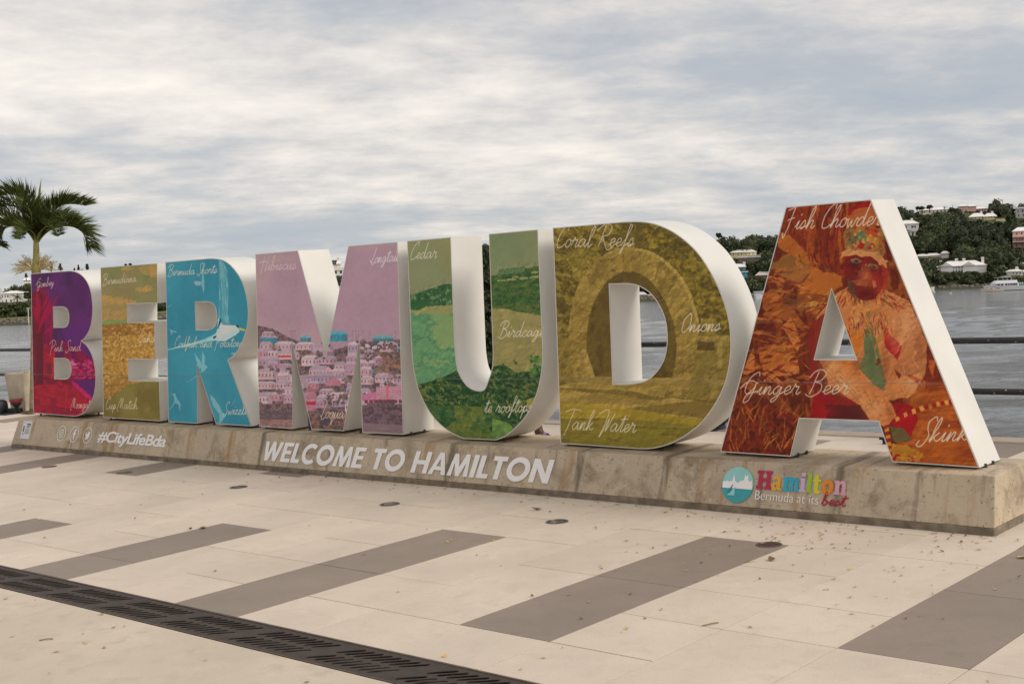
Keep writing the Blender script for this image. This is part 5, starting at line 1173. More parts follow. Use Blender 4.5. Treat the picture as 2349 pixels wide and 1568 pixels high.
# ------------------------------------------------------------------ terrain across the harbour
CREST = [(-900, 660), (-200, 706), (0, 702), (50, 694), (90, 682), (120, 668), (200, 660), (340, 656), (450, 656), (620, 656), (740, 646), (800, 640), (900, 650), (1100, 648), (1300, 650), (1400, 640), (1560, 600), (1640, 578), (1700, 572), (1760, 566), (1850, 560), (1960, 520), (2040, 499), (2090, 494), (2160, 488), (2230, 484), (2349, 484), (2600, 478), (3200, 500)]
def interp(T, x):
    if x <= T[0][0]: return T[0][1]
    for (a, b), (c, d) in zip(T, T[1:]):
        if x <= c: return b + (d - b) * (x - a) / (c - a)
    return T[-1][1]
SHORE = [(-900, 455), (0, 470), (1400, 480), (1800, 500), (2150, 520), (3200, 520)]
def sx_of(X, Y):
    q = RM.transposed() @ (Vector((X, Y, 0)) - EYE); return CX + F * q.x / -q.z
def h_terrain(X, Y):
    sx = CX + F * X / Y * .9994 + 4; ys = interp(SHORE, sx); yc = ys + 200
    zc_ = 1.75 + (hor(sx) - interp(CREST, sx)) / F * yc
    t = (Y - ys) / 200.
    if t < 0: return WZ - 1.5
    if t < .035: return WZ + t / .035 * 1.9
    bump_ = 1.3 * noise3(X * .02, Y * .02) + .6 * noise3(X * .07, Y * .07)
    flatf = 1.
    if sx < 500: t = max(0, t - .09) / .91    # lawn strip on the left bank
    if t <= 1: return WZ + 1.9 + (zc_ - WZ - 1.9) * (t ** .95) + bump_ * min(1, t * 5)
    return zc_ - (t - 1) * 22 + bump_
xs_ = np.concatenate([np.linspace(-1.05, 1.05, 260)]); ys_ = np.concatenate([np.linspace(448, 560, 60), np.linspace(563, 1100, 60)])
tv = []; tf = []
for j, Y in enumerate(ys_):
    for i, a in enumerate(xs_): tv.append((a * Y, Y, h_terrain(a * Y, Y)))
nx = len(xs_)
for j in range(len(ys_) - 1):
    for i in range(nx - 1): tf.append((j * nx + i, j * nx + i + 1, (j + 1) * nx + i + 1, (j + 1) * nx + i))
m_hill = M_('scrubby_hill', (.035, .05, .02), .95, var=.4, scale=.08, detail=8, col2=(.07, .075, .03))
tag(link('hillside', mesh(tv, tf, True), m_hill), kind='structure')
def hit(x, y, lo=460, hi=760):
    """where the line of sight through a picture point meets the hillside"""
    r = ray(x, y); Y = lo
    while Y < hi:
        p = EYE + r * (Y / r.y)
        if p.z < h_terrain(p.x, p.y): return p
        Y += 2
    return EYE + r * (hi / r.y)
m_lawn = M_('mown_lawn', (.115, .12, .03), .9, var=.2, scale=.3, col2=(.16, .15, .045)); m_rock = M_('grey_shore_rock', (.16, .13, .11), .9, var=.45, scale=.6, bump=.5)
mb = MB(); NL = 60
for i in range(NL + 1):
    sx = -500 + 1000 * i / NL; 
    for dy in (10, 26):
        Y = interp(SHORE, sx) + dy; X = (sx - CX - 4) / F * Y; mb.v.append((X, Y, h_terrain(X, Y) + (.25 if dy < 20 else .5)))
for i in range(NL): mb.f.append((2 * i, 2 * i + 2, 2 * i + 3, 2 * i + 1))
tag(mb.build('lawn', m_lawn), kind='structure')
# shore rocks: one joined mass of stones
ico = bmesh.new(); bmesh.ops.create_icosphere(ico, subdivisions=1, radius=1); IV = np.array([v.co[:] for v in ico.verts]); IT = np.array([[v.index for v in f.verts] for f in ico.faces]); ico.free()
def blobs(centres, radii, seed=0, jit=.25):
    r = np.random.default_rng(seed); c = np.asarray(centres, float); s_ = np.asarray(radii, float)
    if s_.ndim == 1: s_ = np.repeat(s_[:, None], 3, 1)
    V = IV[None] * (1 + r.uniform(-jit, jit, (len(c), len(IV), 1))) * s_[:, None] + c[:, None]
    T = IT[None] + (np.arange(len(c)) * len(IV))[:, None, None]
    return V.reshape(-1, 3), T.reshape(-1, 3)
cs, rs_ = [], []
for i in range(2600):
    sx = lr.uniform(-250, 2700)
    if sx < 560: dy = lr.uniform(1, 8); 
    else: dy = lr.uniform(2, 7)
    Y = interp(SHORE, sx) + dy; X = (sx - CX - 4) / F * Y; cs.append((X, Y, WZ + dy / 7 * 1.75)); q = lr.uniform(.35, .85); rs_.append((q * 1.2, q, q * .8))
V_, T_ = blobs(cs, rs_, 3); tag(link('shore_rocks', trimesh(V_, T_), m_rock), 'tumbled grey boulders along the far waterline', 'rocks', kind='stuff')

# ------------------------------------------------------------------ houses across the harbour
def hm(n, c): return M_(n, c, .8, var=.07, scale=.4)
m_roof = hm('lime_washed_roof', (.84, .80, .77)); m_win = M_('dark_window_glass', (.05, .05, .055), .3, var=.3); m_wframe = hm('window_frame_white', (.7, .68, .66))
PROT = []   # what must stay in view: (x0, x1, ytop, ybase, distance)
def frame_at(P, yaw=0.): return Matrix.Translation(P) @ Matrix.Rotation(yaw, 4, 'Z')
def house(zn, x0, x1, yb, ye, yr, wall, label, wins=(), chims=(), roof='hip', cat='house', name='house', yaw=.0, deep=8., roofm=None, dist=None, extra=None, group='houses on the far shore', below=4., prot=True):
    """block seen between picture x0..x1, ground at yb, eaves ye, ridge yr (zoomed units); windows in fractions of the front"""
    (X0, Yb), (X1, _) = Z[zn](x0, yb), Z[zn](x1, yb); _, Ye = Z[zn](x0, ye); _, Yr = Z[zn](x0, yr)
    P = hit((X0 + X1) / 2, Yb) if dist is None else EYE + ray((X0 + X1) / 2, Yb) * (dist / ray((X0 + X1) / 2, Yb).y)
    k = P.y / F; w = (X1 - X0) * k / 2; h = (Yb - Ye) * k; hr = (Ye - Yr) * k
    if prot: PROT.append((X0 - 3, X1 + 3, Yr - 3, Yb, P.y))
    t = thing(name, label, cat, frame_at(P, yaw - math.atan2(P.x, P.y)), group)
    MB().box(-w, w, 0, deep, -below, h).build('wall', wall, t)
    o_ = .35; rm_ = roofm or m_roof
    if roof == 'hip':
        i_ = min(w * .55, deep / 2)
        mb = MB().add([(-w - o_, -o_, h), (w + o_, -o_, h), (w + o_, deep + o_, h), (-w - o_, deep + o_, h), (-w + i_, deep / 2, h + hr), (w - i_, deep / 2, h + hr),
                       (-w - o_, -o_, h - .25), (w + o_, -o_, h - .25), (w + o_, deep + o_, h - .25), (-w - o_, deep + o_, h - .25)],
                      [(0, 1, 5, 4), (1, 2, 5), (2, 3, 4, 5), (3, 0, 4), (6, 7, 1, 0), (7, 8, 2, 1), (8, 9, 3, 2), (9, 6, 0, 3), (9, 8, 7, 6)])
    elif roof == 'gable':
        mb = MB().add([(-w - o_, -o_, h - .1), (w + o_, -o_, h - .1), (w + o_, deep + o_, h - .1), (-w - o_, deep + o_, h - .1), (-w - o_, deep / 2, h + hr), (w + o_, deep / 2, h + hr)],
                      [(0, 1, 5, 4), (2, 3, 4, 5), (1, 2, 5), (3, 0, 4), (3, 2, 1, 0)])
    else:
        mb = MB().box(-w - o_, w + o_, -o_, deep + o_, h, h + max(hr, .3))
    mb.build('roof', rm_, t)
    for q in wins:
        fx, fy, fw, fh = q[:4]
        cx, cz = -w + fx * 2 * w, fy * h; a, b2 = fw * w, fh * h / 2
        f = MB().box(cx - a - .12, cx + a + .12, -.05, 0, cz - b2 - .12, cz + b2 + .12).build('window', m_wframe, t)
        MB().box(cx - a, cx + a, -.09, -.052, cz - b2, cz + b2).build('pane', m_win, f)
    for fx, hh in chims:
        cx = -w + fx * 2 * w; cw = .55
        MB().box(cx - cw, cx + cw, deep / 2 - cw, deep / 2 + cw, h, h + hr + hh).box(cx - cw - .15, cx + cw + .15, deep / 2 - cw - .15, deep / 2 + cw + .15, h + hr + hh - .5, h + hr + hh - .2).build('chimney', m_roof, t)
    if extra: extra(t, w, h, hr, deep)
    return t, P, k
wr = lambda n, y, w, h, a=.06, b=.94: [(a + (b - a) * (i + .5) / n, y, w, h) for i in range(n)]
W_wht, W_pink, W_yel, W_grey, W_cream = hm('white_render', (.86, .82, .79)), hm('salmon_pink_render', (.78, .47, .40)), hm('lemon_render', (.82, .71, .36)), hm('grey_white_render', (.58, .56, .54)), hm('cream_render', (.82, .73, .56))
W_blue, W_brick, W_pal = hm('turquoise_render', (.06, .38, .52)), hm('brick_red_render', (.34, .12, .09)), hm('pale_pink_render', (.84, .70, .66))
# right-hand hill (zoom H)
house('H', 425, 610, 290, 215, 168, W_cream, 'cream house under a white hipped roof, leftmost on the ridge', wr(3, .62, .07, .26, .08, .5))
house('H', 610, 870, 250, 205, 160, W_wht, 'long low white house on the ridge next to the cream one', wr(4, .5, .07, .5))
house('H', 1045, 1195, 235, 150, 118, W_pink, 'pink two-storey house on the ridge with white roof', wr(3, .75, .07, .2) + wr(3, .3, .07, .2))
house('H', 1190, 1325, 235, 150, 115, W_pink, 'second pink block on the ridge, joined to the right of the first', wr(3, .72, .07, .2), dist=None)
house('H', 1270, 1500, 235, 190, 158, W_pink, 'low pink wing with a white roof at the right end of the ridge row', wr(5, .5, .07, .55), dist=None)
house('H', 1225, 1470, 372, 318, 255, W_yel, 'lemon yellow house in the trees below the ridge, left half', wr(4, .6, .06, .32), ((.75, .8),))
house('H', 1455, 1650, 378, 312, 255, W_yel, 'lemon yellow house below the ridge with a chimney, right half', wr(4, .7, .06, .26), ((.66, .9),))
house('H', 1650, 1785, 395, 340, 325, W_yel, 'low yellow garage with a dark lean-to beside the yellow house', (), (), 'flat', deep=6, roofm=hm('dark_shed_roof', (.03, .035, .05)))
house('H', 60, 405, 545, 432, 370, W_wht, 'tall white house half hidden behind the letter A', [(.72, .55, .09, .28), (.84, .55, .06, .28), (.45, .55, .05, .28)] , ((.70, .9),))
house('H', 130, 415, 630, 558, 548, W_wht, 'white ground-floor veranda of the tall house by the letter A', [(.45, .5, .07, .75), (.65, .5, .08, .75), (.85, .5, .07, .75)], (), 'flat', below=2)
house('H', 370, 560, 985, 945, 912, W_pal, 'pale pink low house with curved white roof, nearest the letter A', (), (), deep=7)
house('H', 510, 770, 980, 935, 898, W_pal, 'pale pink low house in the middle of three roofs above the trees', (), (), deep=7)
house('H', 775, 890, 985, 900, 865, W_wht, 'white rounded gable end at the right of the three low roofs', (), (), deep=6)
def porch(t, w, h, hr, deep):
    for sx in (-.62, .28):
        MB().box(w * sx - 2.2, w * sx + 2.2, -1.2, 0, -3, h).build('wing', W_wht, t)
        MB().add([(w * sx - 2.6, -1.6, h), (w * sx + 2.6, -1.6, h), (w * sx + 2.6, 3, h), (w * sx - 2.6, 3, h), (w * sx, -1.6, h + hr * .75), (w * sx, 3.5, h + hr * .75)], [(0, 1, 4), (1, 2, 5, 4), (3, 0, 4, 5), (3, 2, 1, 0)]).build('gable', m_roof, t)
house('H', 725, 1470, 1205, 1100, 1018, W_wht, 'long white mansion with arches and gables above the shore trees', [(.28 + i * .057, .76, .026, .20) for i in range(5)] + [(.28 + i * .057, .2, .02, .34) for i in range(5)], ((.08, .4), (.40, 1.0), (.55, 1.0), (.93, 1.2)), extra=porch, deep=9)
house('H', 1965, 2160, 350, 190, 165, W_grey, 'grey white two-storey house at the right edge of the ridge', [(.25, .35, .09, .2), (.6, .35, .1, .2), (.2, .78, .07, .24), (.55, .78, .14, .24)], (), 'flat')
house('H', 1925, 2200, 815, 545, 480, W_pink, 'tall salmon pink terraced house at the right edge of the hill', wr(3, .85, .06, .13, .1, .9) + wr(5, .48, .05, .12, .15, .9) + wr(3, .14, .07, .10), (), deep=10, extra=lambda t, w, h, hr, d: [MB().box(-w - .2, w, -2.2, 0, h * a, h * a + .35).build('balcony', W_pal, t) for a in (.33, .63)])
house('H', 1815, 2060, 1270, 1188, 1150, W_wht, 'white shoreline cottage with a tall chimney behind the yacht', wr(3, .6, .07, .25, .35, .95) + wr(2, .18, .07, .2, .5, .9), ((.66, .9),), deep=7)
house('H', 2045, 2200, 1255, 1195, 1165, W_cream, 'cream cottage wing cut off by the right edge', wr(2, .5, .08, .3), (), deep=7)
house('H', 2050, 2200, 1090, 1060, 1045, W_wht, 'small white roof corner at the right edge above the cottage', (), ((.04, 1.0),), deep=6)
# between D and A (zoom Y)
house('Y', 345, 835, 555, 432, 366, W_yel, 'long yellow house with white roof on the rise between D and A', [(.12, .70, .022, .32), (.31, .70, .02, .32), (.43, .70, .022, .32), (.60, .72, .018, .32), (.73, .70, .02, .32), (.87, .70, .018, .32), (.76, .15, .02, .28)], ())
house('Y', 700, 910, 553, 502, 488, W_yel, 'low yellow porch at the right end of the long yellow house', wr(3, .5, .05, .6), (), 'flat', deep=4, below=2)
house('Y', 380, 630, 790, 715, 655, W_blue, 'turquoise house with white roof right behind the curve of D', [(.9, .5, .04, .3)], ((.90, .8),), deep=6)
house('Y', 500, 665, 930, 822, 800, W_blue, 'lower turquoise wing stepping down the slope behind D', [(.8, .6, .05, .2)], (), 'flat', deep=4)
house('Y', 830, 1120, 935, 870, 790, W_brick, 'brick red house with pale roof close to the left edge of A', [(.52, .45, .05, .3)], (), deep=8, roofm=hm('pale_grey_roof', (.55, .50, .47)))
t = thing('retaining_wall', 'grey stone retaining wall on the slope below the yellow house', 'wall', frame_at(hit(*Z['Y'](720, 640))))
PROT.append((*Z['Y'](620, 0)[:1], *Z['Y'](820, 0)[:1], Z['Y'](0, 570)[1], Z['Y'](0, 625)[1], t.location.y))
MB().box(-6, 5, 0, 1, -2, 2.6).build('stone_face', m_rock, t); MB().box(-6, 5, -.1, 1.1, 2.6, 3.1).build('coping', m_roof, t)
# seen in the notch of the M (zoom G)
house('G', 150, 470, 520, 500, 350, W_cream, 'house with dark grey roof seen through the notch of the M', (), (), 'gable', deep=8, roofm=hm('dark_slate_roof', (.075, .06, .065)), prot=True)
t, P, k = house('G', 455, 590, 540, 480, 330, W_cream, 'cream gable with a tall chimney seen through the notch of the M', (), ((.42, 1.2),), 'hip', deep=4)
house('G', 300, 760, 900, 715, 610, W_wht, 'white veranda with two dark openings seen through the notch of the M', [(.29, .72, .155, .55), (.67, .72, .15, .55)], (), 'flat', deep=5)
house('G', 440, 640, 1460, 1360, 1260, W_wht, 'low white roof at the bottom of the notch of the M', [(.4, .5, .1, .4)], (), 'flat', deep=4)
# through the hole of the D (zoom O)
house('O', 120, 590, 482, 440, 330, W_pal, 'white waterside building seen through the hole of the D', (), (), deep=6)
house('O', 600, 900, 520, 470, 420, W_cream, 'small cream building at the right in the hole of the D', (), (), deep=5, roofm=W_pal)
# left bank (zoom L)
house('L', -420, 110, 710, 345, 255, W_wht, 'big white mansion with arches left of the purple letter, gabled part', [(.80, .75, .03, .24), (.97, .22, .03, .2), (.62, .22, .03, .2), (.6, .75, .03, .24)], (), deep=10)
house('L', 110, 1300, 705, 352, 262, W_wht, 'long white mansion wing with shuttered windows behind the palm clump', [(.03, .72, .022, .24), (.10, .72, .022, .24), (.16, .72, .022, .24), (.20, .72, .015, .24), (.02, .24, .012, .24), (.125, .24, .034, .30), (.25, .24, .034, .30)], (), deep=9)
t = thing('gable_post', 'curly white gable parapet rising over the left mansion roof', 'gable', frame_at(hit(*Z['L'](60, 705)) + Vector((0, -.6, 0))))
kk_ = t.location.y / F * .9396 / 14.255
MB().add([(x * kk_, y, z * kk_) for y in (0, .5) for x, z in ((-90, 0), (50, 0), (50, 480), (30, 520), (5, 545), (-25, 540), (-40, 500), (-90, 460))], [tuple(range(8)), tuple(range(8, 16))[::-1]] + [(i, 8 + i, 8 + (i + 1) % 8, (i + 1) % 8) for i in range(8)]).build('parapet', W_wht, t)
house('P', 300, 392, 1400, 1378, 1340, W_wht, 'small white-roofed lodge with a veranda high on the left hill', wr(4, .45, .09, .55), (), deep=5)
# pole and sea wall on the left bank
t = thing('flag_pole', 'thin white pole with a crossbar on the left lawn', 'pole', frame_at(hit(*Z['L'](1003, 1440), lo=455)))
hk = t.location.y / F * .9396 / 14.255
MB().tube([(0, 0, -1), (0, 0, 560 * hk)], .13, 6).build('mast', m_roof, t); MB().tube([(-60 * hk, 0, 555 * hk), (60 * hk, 0, 555 * hk)], .1, 6).build('crossbar', m_roof, t)
tag(MB().box(-60, 0, 0, 1, -.5, .45).build('sea_wall', W_pal, M=frame_at(EYE + ray(*Z['L'](780, 1400)) * (486 / ray(*Z['L'](780, 1400)).y))), 'low pale sea wall along the top of the left shore rocks', 'wall')
for (zn, x, y0, y1) in (('H', 955, 190, 130), ('H', 1812, 235, 110), ('H', 585, 1130, 990), ('H', 1470, 1175, 1035), ('H', 1120, 330, 240)):
    P = hit(*Z[zn](x, y0)); k = P.y / F * .9396 / 6.534; lab = {955: 'thin utility pole on the ridge beside the pink houses', 1812: 'tall utility pole beside the ridge palm', 585: 'pale leaning pole in the shore trees left of the mansion', 1470: 'light pole at the right end of the white mansion', 1120: 'pale post in the trees below the pink houses'}[x]
    tag(MB().tube([(0, 0, -1), (0, 0, (y0 - y1) * k)], .12, 6).build('utility_pole', m_rock if y0 < 300 else m_roof, M=frame_at(P)), lab, 'pole', 'poles on the hill')
P = hit(*Z['H'](1700, 330)); P.y -= 3; k = P.y / F * .9396 / 6.534; t = thing('satellite_dish', 'white satellite dish beside the yellow houses', 'dish', frame_at(P))
MB().lathe([(20 * k, 0), (17 * k, .15), (.01, .3)], 18).build('dish', m_roof, t, Matrix.Translation((0, -.5, 58 * k)) @ Matrix.Rotation(rad(80), 4, 'X'), smooth=True); MB().tube([(0, 0, -1), (0, 0, 58 * k)], .1, 6).build('mast', m_roof, t)

# ------------------------------------------------------------------ boats and buoys
m_hull = M_('white_gelcoat', (.72, .72, .74), .3, var=.05); m_cream = M_('cream_gelcoat', (.70, .62, .50), .35, var=.05); m_cover = M_('teal_canvas', (.05, .26, .30), .7); m_grn = M_('green_grey_canopy', (.30, .33, .27), .6)
def on_water(x, y):
    r = ray(x, y); return EYE + r * ((WZ - EYE.z) / r.z)
def hull(L_, B, H, m, bow=-1):
    """boat hull: local x along, bow at x = bow*L/2"""
    mb = MB(); st = 12; rows = []
    for i in range(st + 1):
        t_ = i / st; x = bow * (-L_ / 2 + L_ * t_); wd = B / 2 * (1 - max(0, (t_ - .45) / .55) ** 2.2) * (.92 + .08 * min(1, t_ * 4)); sheer = H * (1 + .28 * t_ ** 2)
        rows.append([(x + bow * .10 * L_ * max(0, t_ - .8) * 2, -wd, sheer), (x, -wd * .86, H * .1), (x, -wd * .5, -.3), (x, wd * .5, -.3), (x, wd * .86, H * .1), (x + bow * .10 * L_ * max(0, t_ - .8) * 2, wd, sheer)])
    vs = [p for r in rows for p in r]; fs = [(i * 6 + j, i * 6 + j + 1, (i + 1) * 6 + j + 1, (i + 1) * 6 + j) for i in range(st) for j in range(5)] + [(i * 6 + 5, i * 6, (i + 1) * 6, (i + 1) * 6 + 5) for i in range(st)] + [tuple(range(6))]
    return mb.add(vs, fs)
z = Z['H']; P = on_water(*z(1830, 1492)); k = P.y / F * .9396 / 6.534
PROT.append((z(1440, 0)[0], 2500, z(0, 1265)[1], z(0, 1500)[1], P.y))
t = thing('motor_yacht', 'large white motor yacht with flybridge moored at the right edge', 'yacht', frame_at(P, .0), 'boats on the harbour')
X = lambda v: (v - 1830) * k; ZZ = lambda v: (1492 - v) * k
hull((2180 - 1450) * k, 4.6, ZZ(1425), m_hull, -1).build('hull', m_hull, t)
MB().box(X(1590), X(1975), -1.8, 1.8, ZZ(1430), ZZ(1370)).build('cabin', m_hull, t)
MB().add([(X(1590), -1.5, ZZ(1372)), (X(1960), -1.5, ZZ(1372)), (X(1960), 1.5, ZZ(1372)), (X(1590), 1.5, ZZ(1372)), (X(1650), -1.3, ZZ(1330)), (X(1955), -1.3, ZZ(1330)), (X(1955), 1.3, ZZ(1330)), (X(1650), 1.3, ZZ(1330))], [(0, 1, 5, 4), (1, 2, 6, 5), (2, 3, 7, 6), (3, 0, 4, 7), (4, 5, 6, 7)]).build('flybridge', m_hull, t)
MB().box(X(1640), X(1870), -1.5, 1.5, ZZ(1290), ZZ(1278)).build('canopy', m_grn, t); MB().box(X(1750), X(1860), -1.3, 1.3, ZZ(1276), ZZ(1266)).build('canopy', m_hull, t)
for xv in (1650, 1730, 1800, 1865): MB().tube([(X(xv), -1.3, ZZ(1330)), (X(xv), -1.3, ZZ(1285))], .07, 5).build('canopy_post', m_hull, t)
for a, b in ((1600, 1618), (1632, 1672), (1688, 1728), (1752, 1790), (1800, 1826), (1836, 1866), (1872, 1908), (1912, 1950)): MB().box(X(a), X(b), -1.86, -1.805, ZZ(1414), ZZ(1384)).build('window', m_win, t)
MB().box(X(1985), X(2075), -1.9, 1.9, ZZ(1420), ZZ(1400)).build('stern_cover', m_cover, t)
for a, b in ((1995, 2008), (2030, 2044)): MB().box(X(a), X(b), -1.5, -1.3, ZZ(1398), ZZ(1376)).build('deck_chair', m_hull, t)
MB().box(X(1450), X(1600), -1.3, -1.25, ZZ(1415), ZZ(1408)).build('bow_rail', m_hull, t)
P = on_water(*z(1580, 1512)); t = thing('small_boat', 'small cream open motor boat in front of the white yacht', 'boat', frame_at(P), 'boats on the harbour'); k = P.y / F * .9396 / 6.534
PROT.append((z(1400, 0)[0], z(1760, 0)[0], z(0, 1430)[1], z(0, 1512)[1], P.y))
hull((1750 - 1412) * k, 2.6, 42 * k, m_cream, -1).build('hull', m_cream, t); MB().box(-60 * k, 20 * k, -.8, .8, 40 * k, 60 * k).build('cuddy', m_cream, t); MB().box(-45 * k, -5 * k, -.84, -.805, 46 * k, 56 * k).build('window', m_win, t)
MB().box(95 * k, 120 * k, -.3, .3, 20 * k, 52 * k).build('outboard', m_blk, t)
z = Z['Y']; P = on_water(*z(905, 1340)); t = thing('cabin_cruiser', 'white cabin cruiser showing between the D and the A', 'boat', frame_at(P, .9), 'boats on the harbour'); k = P.y / F * .9396 / 7.84
PROT.append((z(800, 0)[0], z(1000, 0)[0], z(0, 1165)[1], z(0, 1345)[1], P.y))
hull(240 * k * 1.3, 3.6, 75 * k, m_hull, -1).build('hull', m_hull, t); MB().box(-70 * k, 110 * k, -1.3, 1.3, 75 * k, 140 * k).build('cabin', m_hull, t); MB().box(-66 * k, 100 * k, -1.36, -1.305, 98 * k, 128 * k).build('window', m_win, t); MB().box(-90 * k, 110 * k, -1.5, 1.5, 142 * k, 160 * k).build('hard_top', m_hull, t)
z = Z['H']; P = on_water(*z(600, 1512)); t = thing('dinghy', 'pale bow of a boat poking out behind the right leg of the A', 'boat', frame_at(P), 'boats on the harbour'); k = P.y / F * .9396 / 6.534
hull(120 * k, 2, 60 * k, m_cream, 1).build('hull', m_cream, t)
for (x, y, r_, lab) in ((665, 1520, 13, 'small white mooring buoy nearest the letter A'), (920, 1543, 17, 'largest white mooring buoy, closest to the quay'), (1113, 1525, 8, 'tiny white mooring buoy left of the cream boat'), (1422, 1498, 12, 'white buoy at the bow of the cream boat')):
    P = on_water(*z(x, y)); k = P.y / F * .9396 / 6.534
    tag(MB().lathe([(.01, -r_ * k * .7), (r_ * k * .8, -r_ * k * .4), (r_ * k, 0), (r_ * k * .8, r_ * k * .6), (.01, r_ * k * .9)], 12).build('mooring_buoy', m_hull, M=frame_at(P), smooth=True), lab, 'buoy', 'mooring buoys')

# ------------------------------------------------------------------ foliage
def foliage_mat(name, c_lo, c_hi, tr=.15):
    m = bpy.data.materials.new(name); m.use_nodes = True; t = m.node_tree; b = t.nodes['Principled BSDF']; b.inputs['Roughness'].default_value = .65; b.inputs['Specular IOR Level'].default_value = .25
    at = t.nodes.new('ShaderNodeAttribute'); at.attribute_name = 'tone'; mx = t.nodes.new('ShaderNodeMix'); mx.data_type = 'RGBA'
    t.links.new(at.outputs['Fac'], mx.inputs[0]); mx.inputs[6].default_value = (*c_lo, 1); mx.inputs[7].default_value = (*c_hi, 1); t.links.new(mx.outputs[2], b.inputs['Base Color'])
    return m
m_fol = foliage_mat('mixed_broadleaf_foliage', (.032, .044, .02), (.20, .225, .085)); m_trunk = M_('grey_brown_bark', (.12, .09, .06), .9, var=.4, scale=8, bump=.6)
m_folp = foliage_mat('palm_foliage', (.022, .036, .008), (.15, .175, .03))
def leaf_cloud(cs, rs, n, size, seed, tone=None, up=.25):
    """triangular leaf clumps through the shells of ellipsoids; tone: value per ellipsoid"""
    r = np.random.default_rng(seed); c = np.asarray(cs, float); R_ = np.asarray(rs, float); k = len(c); n_ = np.full(k, n) if np.isscalar(n) else np.asarray(n)
    idx = np.repeat(np.arange(k), n_); N_ = len(idx); d = r.normal(size=(N_, 3)); d /= np.linalg.norm(d, axis=1)[:, None]; d[:, 2] = np.where(d[:, 2] < -.45, -d[:, 2], d[:, 2])
    rad_ = r.uniform(.62, 1.05, N_) ** .7; p = c[idx] + d * R_[idx] * rad_[:, None]
    sz = (size if np.isscalar(size) else np.asarray(size)[idx]) * r.uniform(.5, 1.4, N_)
    a = r.normal(size=(N_, 3)); a /= np.linalg.norm(a, axis=1)[:, None]; b = np.cross(a, r.normal(size=(N_, 3)) + d); b /= np.linalg.norm(b, axis=1)[:, None] + 1e-9
    V = np.stack([p + a * sz[:, None], p - a * sz[:, None] * .5 + b * sz[:, None] * .7, p - a * sz[:, None] * .5 - b * sz[:, None] * .6], 1).reshape(-1, 3)
    T = np.arange(N_ * 3).reshape(-1, 3); tn = (np.zeros(k) + .35 if tone is None else np.asarray(tone))[idx] + r.normal(0, .13, N_)
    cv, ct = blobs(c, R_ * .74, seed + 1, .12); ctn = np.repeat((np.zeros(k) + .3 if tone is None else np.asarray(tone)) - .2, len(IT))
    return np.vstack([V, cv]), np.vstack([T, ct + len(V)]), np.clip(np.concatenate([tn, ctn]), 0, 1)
def clear_view(P, top, hw):
    """does a tree here hide something that the photograph shows?"""
    k = F / P[1]; sx = sx_of(P[0], P[1]); yb = hor(sx) - (P[2] - 1.75) * k; yt = hor(sx) - (top - 1.75) * k
    for x0, x1, y0, y1, D in PROT:
        if P[1] < D + 4 and sx + hw * k > x0 and sx - hw * k < x1 and yt < y1 - (y1 - y0) * .06 and yb > y0: return False
    return True
def tone_at(sx, yb):
    if 2200 < sx < 2345 and 505 < yb < 595: return .02 + .05 * random.random()       # stand of dark casuarinas
    if 2180 < sx < 2260 and 575 < yb < 592: return .75
    return random.choice((.10, .16, .2, .24, .3, .42))
cs, rs_, tn = [], [], []; tr_ = random.Random(4)
for i in range(11000):
    sx = tr_.uniform(-260, 2600)
    if 210 < sx < 730 and tr_.random() < .6: continue
    tt = tr_.random() ** (1.6 if sx > 1500 else .9); Y = interp(SHORE, sx) + (24 if sx < 500 else 6) + tt * 205; X = (sx - CX - 4) / F * Y; zg = h_terrain(X, Y)
    yb = hor(sx) - (zg - 1.75) * F / Y
    dark = 2200 < sx < 2345 and 505 < yb < 595
    r0 = tr_.uniform(1.8, 4.8) * (.42 if tt > .86 and sx > 2000 else .6 if tt > .9 else 1); hh = r0 * tr_.uniform(1.0, 1.6) * (1.7 if dark else 1)
    if tt > .93: hh *= .6
    ok = clear_view((X, Y, zg), zg + hh * 1.5, r0)
    if not ok:
        r0 *= .42; hh = r0
        if not clear_view((X, Y, zg), zg + hh * 1.3, r0): continue
    for q in range(2 if r0 > 1.4 else 1):
        cs.append((X + tr_.uniform(-.5, .5) * r0, Y + tr_.uniform(-.5, .5) * r0, zg + hh * (.5 + .45 * q))); rs_.append((r0 * (1 - .3 * q), r0 * (1 - .3 * q), hh * .62 * (1 - .25 * q))); tn.append(tone_at(sx, yb))
V_, T_, tt_ = leaf_cloud(cs, rs_, 58, .66, 5, tn); print('canopy', len(cs), len(T_))
tag(link('woodland', trimesh(V_, T_, tt_), m_fol), 'dense green woodland and scrub covering the hills across the water', 'woodland', kind='stuff')
